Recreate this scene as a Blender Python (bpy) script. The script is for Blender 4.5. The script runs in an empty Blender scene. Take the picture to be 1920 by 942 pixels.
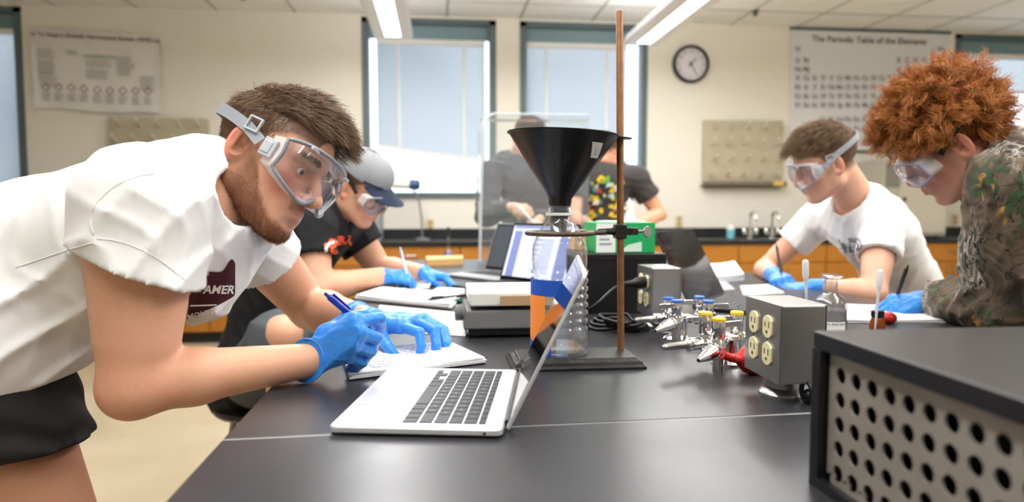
import bpy, math, random
import numpy as np
from mathutils import Matrix, Vector
from mathutils.bvhtree import BVHTree
random.seed(7); np.random.seed(7)
scn = bpy.context.scene
COL = scn.collection
PI = math.pi
# ------------------------------------------------------------------ camera
CAM_Z, FPX = 1.19, 1290.0
PITCH = math.atan(85 / FPX)
YAW = math.atan(140 * math.cos(PITCH) / FPX)
cam_d = bpy.data.cameras.new('camera'); cam = bpy.data.objects.new('camera', cam_d); COL.objects.link(cam)
cam.location = (0, 0, CAM_Z); cam.rotation_euler = (PI / 2 - PITCH, 0, -YAW)
cam_d.sensor_width = 36; cam_d.lens = FPX / 1920 * 36; cam_d.clip_start = .02
cam_d.dof.use_dof = True; cam_d.dof.focus_distance = 1.12; cam_d.dof.aperture_fstop = 3.0
scn.camera = cam
# ------------------------------------------------------------------ daylight outside, exposure
world = bpy.data.worlds.new('sky'); scn.world = world; world.use_nodes = True
wn = world.node_tree.nodes; wn['Background'].inputs[0].default_value = (.86, .93, 1, 1); wn['Background'].inputs[1].default_value = 3.6
vs = scn.view_settings; vs.view_transform = 'Standard'; vs.look = 'None'; vs.exposure = -0.48; vs.gamma = 1.0; vs.use_curve_mapping = False
scn.cycles.transparent_max_bounces = 40; scn.cycles.max_bounces = 10
LAMP_W = 40.0          # watts of each pendant lamp section


def _rot():
    cp, sp, cy, sy = math.cos(PITCH), math.sin(PITCH), math.cos(YAW), math.sin(YAW)
    return np.array([cy, -sy, 0.]), np.array([sy * cp, cy * cp, -sp]), np.array([sy * sp, cy * sp, cp])


_R, _F, _U = _rot()


def ray(u, v):
    return _F + (u - 960) / FPX * _R - (v - 471) / FPX * _U


def P(u, v, Y):                       # the world point at depth Y seen at a pixel of the photograph
    d = ray(u, v); return np.array([0, 0, CAM_Z]) + d * (Y / d[1])


TZ = .913                             # bench top height


def T(u, v, z=TZ):                    # the point of a level surface seen at a pixel
    d = ray(u, v); return np.array([0, 0, CAM_Z]) + d * ((z - CAM_Z) / d[2])


def nrm(v):
    v = np.asarray(v, float); return v / np.linalg.norm(v)


# ------------------------------------------------------------------ materials
def mat(name, color=(.8, .8, .8), rough=.5, metal=0., spec=.5, trans=0., ior=1.45, alpha=1., emit=None, estr=0., sub=0., coat=0.,
        noise=None, bump=None, attr=None, sheen=0., aniso=0.):
    """noise=(scale, amount, detail, second_color)  bump=(scale, strength, detail, distance)"""
    m = bpy.data.materials.new(name); m.use_nodes = True
    nt = m.node_tree; b = nt.nodes['Principled BSDF']; I = b.inputs
    I['Base Color'].default_value = (*color, 1); I['Roughness'].default_value = rough; I['Metallic'].default_value = metal
    I['Specular IOR Level'].default_value = spec; I['Transmission Weight'].default_value = trans; I['IOR'].default_value = ior
    I['Alpha'].default_value = alpha; I['Coat Weight'].default_value = coat; I['Sheen Weight'].default_value = sheen
    if emit: I['Emission Color'].default_value = (*emit, 1); I['Emission Strength'].default_value = estr
    if sub:
        I['Subsurface Weight'].default_value = sub; I['Subsurface Radius'].default_value = (1, .35, .2); I['Subsurface Scale'].default_value = .006
    src = None
    if attr:
        a = nt.nodes.new('ShaderNodeAttribute'); a.attribute_name = attr; src = a.outputs['Color']
    tc = nt.nodes.new('ShaderNodeTexCoord')
    if noise:
        sc, am, de, c2 = noise
        n = nt.nodes.new('ShaderNodeTexNoise'); n.inputs['Scale'].default_value = sc; n.inputs['Detail'].default_value = de
        nt.links.new(tc.outputs['Object'], n.inputs['Vector'])
        mr = nt.nodes.new('ShaderNodeMapRange'); mr.inputs[1].default_value = .3; mr.inputs[2].default_value = .7; mr.inputs[4].default_value = am
        nt.links.new(n.outputs['Fac'], mr.inputs[0])
        mx = nt.nodes.new('ShaderNodeMix'); mx.data_type = 'RGBA'
        nt.links.new(mr.outputs[0], mx.inputs[0]); mx.inputs[6].default_value = (*color, 1); mx.inputs[7].default_value = (*c2, 1)
        if src: nt.links.new(src, mx.inputs[6]); mx.blend_type = 'MULTIPLY'
        src = mx.outputs[2]
    if src: nt.links.new(src, I['Base Color'])
    if bump:
        sc, st, de, di = bump
        n = nt.nodes.new('ShaderNodeTexNoise'); n.inputs['Scale'].default_value = sc; n.inputs['Detail'].default_value = de
        nt.links.new(tc.outputs['Object'], n.inputs['Vector'])
        bp = nt.nodes.new('ShaderNodeBump'); bp.inputs['Strength'].default_value = st; bp.inputs['Distance'].default_value = di
        nt.links.new(n.outputs['Fac'], bp.inputs['Height']); nt.links.new(bp.outputs[0], I['Normal'])
    return m


def clear_mat(name, tint=(1, 1, 1), gloss=.08, rough=.03, haze=0.):
    """thin clear sheet: straight-through transparency with a Fresnel reflection (no refraction), optional milky film"""
    m = bpy.data.materials.new(name); m.use_nodes = True; nt = m.node_tree; nt.nodes.clear()
    o = nt.nodes.new('ShaderNodeOutputMaterial'); t = nt.nodes.new('ShaderNodeBsdfTransparent'); g = nt.nodes.new('ShaderNodeBsdfGlossy')
    t.inputs[0].default_value = (*tint, 1); g.inputs['Roughness'].default_value = rough
    f = nt.nodes.new('ShaderNodeLayerWeight'); f.inputs[0].default_value = .5; pw = nt.nodes.new('ShaderNodeMath'); pw.operation = 'POWER'; pw.inputs[1].default_value = 3.5; nt.links.new(f.outputs['Facing'], pw.inputs[0])
    mr = nt.nodes.new('ShaderNodeMapRange'); mr.inputs[3].default_value = gloss * .5; mr.inputs[4].default_value = min(1, gloss * 6)
    nt.links.new(pw.outputs[0], mr.inputs[0])
    mx = nt.nodes.new('ShaderNodeMixShader'); nt.links.new(mr.outputs[0], mx.inputs[0]); nt.links.new(t.outputs[0], mx.inputs[1]); nt.links.new(g.outputs[0], mx.inputs[2])
    last = mx.outputs[0]
    if haze:
        d = nt.nodes.new('ShaderNodeBsdfDiffuse'); d.inputs[0].default_value = (.9, .92, .95, 1)
        m2 = nt.nodes.new('ShaderNodeMixShader'); m2.inputs[0].default_value = haze
        nt.links.new(last, m2.inputs[1]); nt.links.new(d.outputs[0], m2.inputs[2]); last = m2.outputs[0]
    nt.links.new(last, o.inputs[0]); return m


# ------------------------------------------------------------------ mesh kit
def np_mesh(name, V, quads=None, tris=None, smooth=True, col=None, polys=None):
    me = bpy.data.meshes.new(name)
    V = np.asarray(V, np.float32)
    idx = []; tot = []
    if quads is not None and len(quads): idx.append(np.asarray(quads, np.int32).ravel()); tot.append(np.full(len(quads), 4, np.int32))
    if tris is not None and len(tris): idx.append(np.asarray(tris, np.int32).ravel()); tot.append(np.full(len(tris), 3, np.int32))
    if polys:
        idx.append(np.array([i for p in polys for i in p], np.int32)); tot.append(np.array([len(p) for p in polys], np.int32))
    idx = np.concatenate(idx); tot = np.concatenate(tot)
    st = np.concatenate([[0], np.cumsum(tot)[:-1]]).astype(np.int32)
    me.vertices.add(len(V)); me.vertices.foreach_set('co', V.ravel())
    me.loops.add(len(idx)); me.loops.foreach_set('vertex_index', idx)
    me.polygons.add(len(tot)); me.polygons.foreach_set('loop_start', st); me.polygons.foreach_set('loop_total', tot)
    me.polygons.foreach_set('use_smooth', np.full(len(tot), bool(smooth)))
    me.update(calc_edges=True); me.validate()
    if col is not None:
        a = me.color_attributes.new('Col', 'FLOAT_COLOR', 'POINT')
        c = np.ones((len(V), 4), np.float32); c[:, :3] = col; a.data.foreach_set('color', c.ravel())
    return me


def wloc(o):
    l = np.zeros(3)
    while o is not None: l += np.array(o.location); o = o.parent
    return l


def link(me, name, m, parent=None, label=None, cat=None, group=None, kind=None):
    o = bpy.data.objects.new(name, me); COL.objects.link(o)
    if m is not None and me is not None: me.materials.append(m)
    if parent is not None: o.parent = parent
    tag(o, label, cat, group, kind); return o


def tag(o, label=None, cat=None, group=None, kind=None):
    for k, v in (('label', label), ('category', cat), ('group', group), ('kind', kind)):
        if v: o[k] = v
    return o


def thing(name, loc, label, cat, group=None, rz=0):
    o = bpy.data.objects.new(name, None); COL.objects.link(o); o.location = tuple(loc); o.rotation_euler = (0, 0, rz); o.empty_display_size = .05
    return tag(o, label, cat, group)


def dup(root, loc=None, rz=None, label=None):
    def cp(o, par):
        c = o.copy(); COL.objects.link(c)
        if par is not None: c.parent = par
        for ch in o.children: cp(ch, c)
        return c
    r = cp(root, None)
    if loc is not None: r.location = tuple(loc)
    if rz is not None: r.rotation_euler = (0, 0, rz)
    if label: r['label'] = label
    return r


def frame(x, y=None, z=None):
    """rotation matrix whose columns are axes; give x and an approximate z (or y)"""
    x = nrm(x)
    if z is not None:
        z = np.asarray(z, float); z = nrm(z - x * np.dot(x, z)); y = np.cross(z, x)
    else:
        y = np.asarray(y, float); y = nrm(y - x * np.dot(x, y)); z = np.cross(x, y)
    return np.stack([x, y, z], 1)


def anyperp(d):
    d = nrm(d); a = np.array([0, 0, 1.]) if abs(d[2]) < .9 else np.array([1., 0, 0]); x = nrm(np.cross(a, d)); return x, np.cross(d, x)


class MB:
    def __init__(s, R=None, o=None): s.v = []; s.f = []; s.R = np.eye(3) if R is None else np.asarray(R, float); s.o = np.zeros(3) if o is None else np.asarray(o, float)
    def add(s, V, F):
        n = len(s.v); V = np.asarray(V, float) @ s.R.T + s.o
        s.v.extend(V.tolist()); s.f.extend([tuple(i + n for i in f) for f in F]); return s
    def box(s, c, d, R=None):
        h = np.array(d) / 2.; V = np.array([[x, y, z] for x in (-1, 1) for y in (-1, 1) for z in (-1, 1)]) * h
        if R is not None: V = V @ np.asarray(R).T
        return s.add(V + np.array(c), [(0, 1, 3, 2), (4, 6, 7, 5), (0, 4, 5, 1), (2, 3, 7, 6), (0, 2, 6, 4), (1, 5, 7, 3)])
    def lo(s, a, b): a = np.array(a, float); b = np.array(b, float); return s.box((a + b) / 2, np.abs(b - a))
    def lathe(s, prof, c=(0, 0, 0), axis=(0, 0, 1), n=24, capa=True, capb=True, sx=1., sy=1.):
        ax = nrm(axis); x, y = anyperp(ax) if abs(ax[2]) < .999 else (np.array([1., 0, 0]), np.array([0, 1., 0]))
        V = []; F = []; th = np.arange(n) * 2 * PI / n
        for r, z in prof:
            for t in th: V.append(np.array(c) + ax * z + x * r * math.cos(t) * sx + y * r * math.sin(t) * sy)
        for i in range(len(prof) - 1):
            for j in range(n): k = (j + 1) % n; F.append((i * n + j, i * n + k, (i + 1) * n + k, (i + 1) * n + j))
        if capa: F.append(tuple(range(n - 1, -1, -1)))
        if capb: F.append(tuple(range((len(prof) - 1) * n, len(prof) * n)))
        return s.add(V, F)
    def cyl(s, a, b, r, r2=None, n=16):
        a = np.array(a, float); b = np.array(b, float); L = np.linalg.norm(b - a)
        return s.lathe([(r, 0), (r if r2 is None else r2, L)], a, b - a, n)
    def tube(s, pts, r, n=8, closed=False):
        pts = np.array(pts, float); m = len(pts); rr = np.full(m, r) if np.isscalar(r) else np.array(r)
        V = []; F = []; x = None
        for i in range(m):
            t = pts[(i + 1) % m] - pts[i - 1] if closed else pts[min(i + 1, m - 1)] - pts[max(i - 1, 0)]
            t = nrm(t)
            x = anyperp(t)[0] if x is None else nrm(x - t * np.dot(x, t))
            y = np.cross(t, x)
            for j in range(n): a = 2 * PI * j / n; V.append(pts[i] + rr[i] * (x * math.cos(a) + y * math.sin(a)))
        for i in range(m if closed else m - 1):
            for j in range(n): k = (j + 1) % n; i2 = (i + 1) % m; F.append((i * n + j, i * n + k, i2 * n + k, i2 * n + j))
        if not closed: F.append(tuple(range(n - 1, -1, -1))); F.append(tuple(range((m - 1) * n, m * n)))
        return s.add(V, F)
    def prism(s, poly, ex, ey, ez, h, c=(0, 0, 0)):
        ex, ey, ez = map(lambda q: np.asarray(q, float), (ex, ey, ez)); c = np.array(c, float); n = len(poly)
        V = [c + ex * p[0] + ey * p[1] for p in poly] + [c + ex * p[0] + ey * p[1] + ez * h for p in poly]
        F = [tuple(range(n - 1, -1, -1)), tuple(range(n, 2 * n))] + [(i, (i + 1) % n, n + (i + 1) % n, n + i) for i in range(n)]
        return s.add(V, F)
    def hull8(s, b4, t4):
        return s.add(list(b4) + list(t4), [(3, 2, 1, 0), (4, 5, 6, 7)] + [(i, (i + 1) % 4, 4 + (i + 1) % 4, 4 + i) for i in range(4)])
    def ball(s, c, r, nu=16, nv=10):
        rr = np.array([r, r, r]) if np.isscalar(r) else np.array(r)
        V = [np.array(c) + rr * (0, 0, -1)]; F = []
        for i in range(1, nv):
            p = -PI / 2 + PI * i / nv
            for j in range(nu): t = 2 * PI * j / nu; V.append(np.array(c) + rr * (math.cos(p) * math.cos(t), math.cos(p) * math.sin(t), math.sin(p)))
        V.append(np.array(c) + rr * (0, 0, 1))
        for j in range(nu): F.append((0, 1 + (j + 1) % nu, 1 + j))
        for i in range(nv - 2):
            for j in range(nu): a = 1 + i * nu; k = (j + 1) % nu; F.append((a + j, a + k, a + nu + k, a + nu + j))
        e = len(V) - 1; a = 1 + (nv - 2) * nu
        for j in range(nu): F.append((a + j, a + (j + 1) % nu, e))
        return s.add(V, F)
    def grid(s, fn, nu, nv):
        V = [fn(i / nu, j / nv) for j in range(nv + 1) for i in range(nu + 1)]; w = nu + 1
        return s.add(V, [(j * w + i, j * w + i + 1, (j + 1) * w + i + 1, (j + 1) * w + i) for j in range(nv) for i in range(nu)])
    def mesh(s, name, loc=None, smooth=35):
        V = np.array(s.v) - (0 if loc is None else loc)
        me = np_mesh(name, V, polys=s.f, smooth=bool(smooth))
        if smooth and smooth < 180: me.set_sharp_from_angle(angle=math.radians(smooth))
        return me
    def build(s, name, m, parent=None, smooth=35, bevel=0, world=True, seg=2, **kw):
        loc = wloc(parent) if (world and parent is not None) else None
        o = link(s.mesh(name, loc, smooth), name, m, parent, **kw)
        if bevel:
            b = o.modifiers.new('bevel', 'BEVEL'); b.width = bevel; b.segments = seg; b.limit_method = 'ANGLE'; b.angle_limit = math.radians(40)
        return o


def single(mb, name, m, loc, label, cat, group=None, **kw):
    """a thing that is one mesh, its origin at its base"""
    o = mb.build(name, m, None, world=False, label=label, cat=cat, group=group, **kw)
    me = o.data; me.transform(Matrix.Translation(-Vector(loc))); o.location = tuple(loc); return o


def text_mb(txt, size, ex, ey, c, depth=.0008, align='CENTER', bold=0.):
    """real letter geometry as verts/faces in the plane ex, ey through c"""
    cu = bpy.data.curves.new('txt', 'FONT'); cu.body = txt; cu.size = size; cu.align_x = align; cu.align_y = 'CENTER'; cu.offset = bold; cu.resolution_u = 3
    o = bpy.data.objects.new('txt', cu); me = bpy.data.meshes.new_from_object(o)
    V = np.array([v.co[:] for v in me.vertices]) if len(me.vertices) else np.zeros((0, 3)); F = [tuple(p.vertices) for p in me.polygons]
    bpy.data.objects.remove(o); bpy.data.curves.remove(cu); bpy.data.meshes.remove(me)
    ex = nrm(ex); ey = nrm(ey); ez = np.cross(ex, ey); b = MB()
    if len(V): b.add(np.array(c) + V[:, :1] * ex + V[:, 1:2] * ey + ez * depth, F)
    return b
# ------------------------------------------------------------------ implicit-surface kit (smooth bodies, heads, hands, cloth)
class SDF:
    def __init__(s, lo, hi, h):
        s.lo = np.array(lo, np.float32); s.h = h
        s.n = np.ceil((np.array(hi) - s.lo) / h).astype(int) + 1
        s.ax = [(s.lo[i] + h * np.arange(s.n[i])).astype(np.float32) for i in range(3)]
        s.D = np.full(s.n, .2, np.float32)
    def sl(s, lo, hi):
        a = np.clip(np.floor((np.array(lo) - s.lo) / s.h).astype(int), 0, s.n); b = np.clip(np.ceil((np.array(hi) - s.lo) / s.h).astype(int) + 1, 0, s.n)
        if np.any(b <= a): return None
        return tuple(slice(i, j) for i, j in zip(a, b))
    def pts(s, q): return s.ax[0][q[0]][:, None, None], s.ax[1][q[1]][None, :, None], s.ax[2][q[2]][None, None, :]
    def comb(s, q, d, k, op):
        A = s.D[q]
        if op == 'add':
            if k <= 0: s.D[q] = np.minimum(A, d); return
            h = np.clip(.5 + .5 * (A - d) / k, 0, 1); s.D[q] = A * (1 - h) + d * h - k * h * (1 - h)
        else:
            d = -d
            if k <= 0: s.D[q] = np.maximum(A, d); return
            h = np.clip(.5 - .5 * (A - d) / k, 0, 1); s.D[q] = A * (1 - h) + d * h + k * h * (1 - h)
    def prim(s, p, inf=0., op='add', kk=None):
        k = p['k'] if kk is None else kk
        mg = max(4 * s.h, .012) + k + inf
        if p['t'] == 'c':
            a, b = np.array(p['a'], float), np.array(p['b'], float); ra, rb = p['ra'] + inf, p['rb'] + inf; st = max(1, p.get('s', 1.))
            R = max(ra, rb) * st + mg
            q = s.sl(np.minimum(a, b) - R, np.maximum(a, b) + R)
            if q is None: return
            X, Y, Z = s.pts(q); ba = b - a; L2 = max(np.dot(ba, ba), 1e-12)
            t = np.clip(((X - a[0]) * ba[0] + (Y - a[1]) * ba[1] + (Z - a[2]) * ba[2]) / L2, 0, 1)
            dx = X - a[0] - t * ba[0]; dy = Y - a[1] - t * ba[1]; dz = Z - a[2] - t * ba[2]
            l2 = dx * dx + dy * dy + dz * dz
            if 'n' in p:
                n = nrm(p['n']); qn = dx * n[0] + dy * n[1] + dz * n[2]; l2 = l2 + qn * qn * (1 / p['s'] ** 2 - 1)
            d = np.sqrt(np.maximum(l2, 0)) - (ra + (rb - ra) * t)
        elif p['t'] == 'e':
            c = np.array(p['c'], float); r = np.array(p['r'], float) + inf; Rm = p.get('R')
            ext = (np.abs(Rm) @ r if Rm is not None else r) + mg
            q = s.sl(c - ext, c + ext)
            if q is None: return
            X, Y, Z = s.pts(q); X = X - c[0]; Y = Y - c[1]; Z = Z - c[2]
            if Rm is not None:
                M = np.asarray(Rm); X, Y, Z = (M[0, i] * X + M[1, i] * Y + M[2, i] * Z for i in range(3))
            k0 = np.sqrt((X / r[0]) ** 2 + (Y / r[1]) ** 2 + (Z / r[2]) ** 2); k1 = np.sqrt((X / r[0] ** 2) ** 2 + (Y / r[1] ** 2) ** 2 + (Z / r[2] ** 2) ** 2)
            d = k0 * (k0 - 1) / np.maximum(k1, 1e-6)
        elif p['t'] == 'b':
            c = np.array(p['c'], float); hh = np.array(p['r'], float) + inf; Rm = np.asarray(p.get('R', np.eye(3))); rd = p.get('rd', .002)
            ext = np.abs(Rm) @ hh + mg
            q = s.sl(c - ext, c + ext)
            if q is None: return
            X, Y, Z = s.pts(q); X = X - c[0]; Y = Y - c[1]; Z = Z - c[2]
            X, Y, Z = (np.abs(Rm[0, i] * X + Rm[1, i] * Y + Rm[2, i] * Z) - (hh[i] - rd) for i in range(3))
            d = np.sqrt(np.maximum(X, 0) ** 2 + np.maximum(Y, 0) ** 2 + np.maximum(Z, 0) ** 2) + np.minimum(np.maximum(X, np.maximum(Y, Z)), 0) - rd
        s.comb(q, d.astype(np.float32), k, op)
    def add(s, prims, inf=0., op='add', kk=None):
        for p in prims: s.prim(p, inf, op, kk)
        return s
    def plane(s, o, n, k=0.):              # keeps the side opposite to n
        n = nrm(n); X, Y, Z = s.pts((slice(None),) * 3)
        d = ((X - o[0]) * n[0] + (Y - o[1]) * n[1] + (Z - o[2]) * n[2]).astype(np.float32)
        if k: h = np.clip(.5 - .5 * (s.D - d) / k, 0, 1); s.D = s.D * (1 - h) + d * h + k * h * (1 - h)
        else: s.D = np.maximum(s.D, d)
        return s
    def disp(s, fn):
        X, Y, Z = s.pts((slice(None),) * 3); s.D = s.D + fn(X, Y, Z).astype(np.float32); return s
    def mesh(s, relax=1):
        D = s.D; n = np.array(D.shape)
        I = D < 0
        c = I[:-1, :-1, :-1].astype(np.int8)
        for dx in (0, 1):
            for dy in (0, 1):
                for dz in (0, 1):
                    if dx or dy or dz: c = c + I[dx:n[0] - 1 + dx, dy:n[1] - 1 + dy, dz:n[2] - 1 + dz]
        act = (c > 0) & (c < 8); ids = np.argwhere(act); N = len(ids)
        lut = np.full(act.shape, -1, np.int32); lut[act] = np.arange(N)
        acc = np.zeros((N, 3)); cnt = np.zeros(N)
        corners = [(0, 0, 0), (1, 0, 0), (0, 1, 0), (1, 1, 0), (0, 0, 1), (1, 0, 1), (0, 1, 1), (1, 1, 1)]
        val = [D[ids[:, 0] + a, ids[:, 1] + b, ids[:, 2] + e] for a, b, e in corners]
        for i, j in ((0, 1), (2, 3), (4, 5), (6, 7), (0, 2), (1, 3), (4, 6), (5, 7), (0, 4), (1, 5), (2, 6), (3, 7)):
            a, b = val[i], val[j]; m = (a < 0) != (b < 0)
            t = np.where(m, a / np.where(m, a - b, 1), 0)
            pi, pj = np.array(corners[i]), np.array(corners[j])
            acc += np.where(m[:, None], pi + t[:, None] * (pj - pi), 0); cnt += m
        V = s.lo + s.h * (ids + acc / cnt[:, None])
        Q = []
        for ax in range(3):
            o1, o2 = [(1, 2), (2, 0), (0, 1)][ax]
            A = np.take(I, range(n[ax] - 1), ax); B = np.take(I, range(1, n[ax]), ax)
            E = np.argwhere(A != B)
            E = E[(E[:, o1] > 0) & (E[:, o2] > 0) & (E[:, o1] < n[o1] - 1) & (E[:, o2] < n[o2] - 1)]
            fl = I[E[:, 0], E[:, 1], E[:, 2]]
            def cell(d1, d2):
                e = E.copy(); e[:, o1] -= d1; e[:, o2] -= d2; return lut[e[:, 0], e[:, 1], e[:, 2]]
            q = np.stack([cell(1, 1), cell(0, 1), cell(0, 0), cell(1, 0)], 1)
            q[~fl] = q[~fl][:, ::-1]; Q.append(q)
        Q = np.concatenate(Q)
        Q = Q[(Q >= 0).all(1)]
        for _ in range(relax): V = relaxv(V, Q, .5)
        return V, Q


def relaxv(V, Q, a=.5):
    S = np.zeros_like(V); C = np.zeros(len(V))
    for i in range(4):
        for j in ((i + 1) % 4, (i - 1) % 4):
            for ax in range(3): S[:, ax] += np.bincount(Q[:, i], V[Q[:, j], ax], len(V))
            C += np.bincount(Q[:, i], minlength=len(V))
    return V + a * (S / np.maximum(C, 1)[:, None] - V)


def cap(a, b, ra, rb=None, k=.01, n=None, s=1.):
    d = dict(t='c', a=a, b=b, ra=ra, rb=ra if rb is None else rb, k=k)
    if n is not None: d['n'] = n; d['s'] = s
    return d


def ell(c, r, k=.01, R=None): return dict(t='e', c=c, r=r, k=k, R=R)
def bxp(c, r, k=.002, R=None, rd=.002): return dict(t='b', c=c, r=r, k=k, R=np.eye(3) if R is None else R, rd=rd)


def bounds(prims, pad=.03):
    lo = np.full(3, 1e9); hi = -lo
    for p in prims:
        if p['t'] == 'c':
            r = max(p['ra'], p['rb']) * max(1, p.get('s', 1)); lo = np.minimum(lo, np.minimum(p['a'], p['b']) - r); hi = np.maximum(hi, np.maximum(p['a'], p['b']) + r)
        else:
            r = max(p['r']); lo = np.minimum(lo, np.array(p['c']) - r); hi = np.maximum(hi, np.array(p['c']) + r)
    return lo - pad, hi + pad


def solid(prims, h, subs=(), pad=.03, inf=0., disp=None, planes=(), relax=1, lo=None, hi=None):
    l, u = bounds(prims, pad + inf)
    if lo is not None: l = np.maximum(l, lo)
    if hi is not None: u = np.minimum(u, hi)
    s = SDF(l, u, h).add(prims, inf)
    if disp: s.disp(disp)
    for p in subs: s.prim(p, 0, 'sub')
    for pl in planes: s.plane(*pl)
    return s.mesh(relax)


def joinVQ(parts):
    V = []; Q = []; n = 0
    for v, q in parts: V.append(v); Q.append(q + n); n += len(v)
    return np.concatenate(V), np.concatenate(Q)


def vq_obj(VQ, name, m, parent=None, col=None, **kw):
    V, Q = VQ; loc = wloc(parent) if parent is not None else np.zeros(3)
    return link(np_mesh(name, V - loc, quads=Q, col=col), name, m, parent, **kw)


def strands(paths, r0, r1=None, sides=3):
    """paths N,S,3 -> tapered hair tubes"""
    Pn = np.asarray(paths, np.float32); N, S, _ = Pn.shape; r1 = r0 * .25 if r1 is None else r1
    t = np.gradient(Pn, axis=1); t /= np.maximum(np.linalg.norm(t, axis=2, keepdims=True), 1e-9)
    ref = np.random.normal(size=(N, 1, 3)).astype(np.float32)
    x = np.cross(t, ref); x /= np.maximum(np.linalg.norm(x, axis=2, keepdims=True), 1e-9); y = np.cross(t, x)
    r = np.linspace(r0, r1, S)[None, :, None]
    ring = np.stack([Pn + r * (x * math.cos(a) + y * math.sin(a)) for a in 2 * PI * np.arange(sides) / sides], 2)
    V = ring.reshape(-1, 3)
    base = (np.arange(N)[:, None, None] * S + np.arange(S - 1)[None, :, None]) * sides
    j = np.arange(sides)[None, None, :]; k = (j + 1) % sides
    Q = np.stack([base + j, base + k, base + sides + k, base + sides + j], -1).reshape(-1, 4)
    return V, Q.astype(np.int32)


def wavy(X, Y, Z, d, wl, ph=0., warp=.5, seed=0):
    """directional fold pattern along direction d with wavelength wl (metres)"""
    r = np.random.RandomState(seed); d = nrm(d); a = 2 * PI / wl
    w = 0
    for _ in range(3):
        e = nrm(r.normal(size=3)); f = a * r.uniform(.3, .7); w = w + np.sin(f * (X * e[0] + Y * e[1] + Z * e[2]) + r.uniform(0, 6))
    return np.sin(a * (X * d[0] + Y * d[1] + Z * d[2]) + ph + warp * w)
def S(h):                              # '#rrggbb' -> linear rgb
    h = h.lstrip('#'); c = [int(h[i:i + 2], 16) / 255 for i in (0, 2, 4)]
    return tuple(x / 12.92 if x <= .04045 else ((x + .055) / 1.055) ** 2.4 for x in c)


# ------------------------------------------------------------------ room shell
WY = 6.7; XL, XR, YB, CZ = -5.6, 7.6, -4.2, 2.985
m_wall = mat('wall_paint', S('#ebe7dc'), .75, noise=(1.5, .25, 3, S('#e5e0d2')), bump=(180, .06, 2, .002))
m_ceil = mat('ceiling_tile', S('#f0efec'), .9, bump=(220, .25, 3, .003)); m_tbar = mat('ceiling_grid', S('#b9b6b0'), .5)
m_floor = mat('floor_vinyl', S('#cdc0a4'), .38, noise=(2.2, .8, 8, S('#b8a888')), bump=(40, .05, 3, .002))
m_frame = mat('window_metal', S('#5d6b70'), .45, .2); m_teal = mat('teal_panel', S('#7c98a2'), .4)
m_glass = clear_mat('window_glass', (.97, .99, 1), .06)
m_oak = mat('oak_veneer', S('#b5782c'), .42, noise=(6, .7, 6, S('#a4661c'))); m_toe = mat('toe_kick', S('#2b2724'), .7)
m_epoxy_far = mat('black_counter', S('#1e1f22'), .35)
m_steel = mat('brushed_steel', S('#a3a2a0'), .34, .9, bump=(300, .05, 2, .001)); m_chrome = mat('chrome', (.78, .78, .8), .09, 1.)
m_black = mat('black_plastic', S('#161617'), .4); m_white = mat('white_plastic', S('#e9e9e6'), .4); m_paper = mat('white_paper', S('#f2f2f3'), .8)
m_ink = mat('black_ink', S('#2c2a2c'), .7); m_cream = mat('cream_plastic', S('#e6dcb0'), .4); m_grey = mat('grey_plastic', S('#77787a'), .45)
m_lilac = mat('pale_grey_print', S('#c9c8ce'), .8)


def px(u, v=200, Y=WY): return P(u, v, Y)[0]
def pz(v, u=1000, Y=WY): return P(u, v, Y)[2]


b = MB().lo((XL, YB, -.1), (XR, WY + .2, 0)); fl = b.build('floor', m_floor, kind='structure')
WT, WB = pz(41), pz(371)
wins = [(px(-205), px(47)), (px(680), px(930)), (px(975), px(1213)), (px(1786), px(2030))]
b = MB(); x = XL
for a, c in wins:
    b.lo((x, WY, 0), (a, WY + .16, CZ)); b.lo((a, WY, 0), (c, WY + .16, WB)); b.lo((a, WY, WT), (c, WY + .16, CZ)); x = c
b.lo((x, WY, 0), (XR, WY + .16, CZ))
b.build('wall_back', m_wall, kind='structure', smooth=0)
MB().lo((XL - .12, YB, 0), (XL, WY + .16, CZ)).build('wall_left', m_wall, kind='structure', smooth=0)
MB().lo((XR, YB, 0), (XR + .12, WY + .16, CZ)).build('wall_right', m_wall, kind='structure', smooth=0)
MB().lo((XL, YB - .12, 0), (XR, YB, CZ)).build('wall_front', m_wall, kind='structure', smooth=0)
# suspended ceiling: slab, grid bars, tiles one by one where the photograph shows them
cl = MB().lo((XL, YB, CZ + .03), (XR, WY + .16, CZ + .12)).build('ceiling', m_ceil, kind='structure', smooth=0)
TW, TL, TX0 = .70, 1.4, px(380, 16, 6.3)
nx0 = math.floor((XL - TX0) / TW)
xs = [TX0 + i * TW for i in range(nx0, nx0 + int((XR - XL) / TW) + 2)]
ys = [WY - .5 - i * TL for i in range(0, 8)]
g = MB()
for x in xs:
    if XL < x < XR: g.lo((x - .012, YB, CZ - .004), (x + .012, WY, CZ + .012))
for y in ys: g.lo((XL, y - .012, CZ - .004), (XR, y + .012, CZ + .012))
g.build('grid_bar', m_tbar, cl, smooth=0, kind='stuff')
tm = MB().lo((-TW / 2 + .010, -TL / 2 + .010, 0), (TW / 2 - .010, TL / 2 - .010, .022)).mesh('tile', smooth=0); tm.materials.append(m_ceil)
far = MB()
for x in xs:
    for yi, y in enumerate([WY + .2 - .0] + ys):
        cx, cy = x + TW / 2, y - TL / 2 + (0 if yi else .7 - .2)
        if yi == 0: cy = WY - .5 + TL / 2
        if cx + TW / 2 > XR + .3 or cx - TW / 2 < XL - .3: continue
        if cy > 3.4:
            o = link(tm, 'tile', None, cl); o.location = (cx, cy, CZ)
        elif cy > YB: far.lo((cx - TW / 2 + .01, cy - TL / 2 + .01, CZ), (cx + TW / 2 - .01, cy + TL / 2 - .01, CZ + .022))
far.build('tile_field', m_ceil, cl, smooth=0, kind='stuff')

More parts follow.
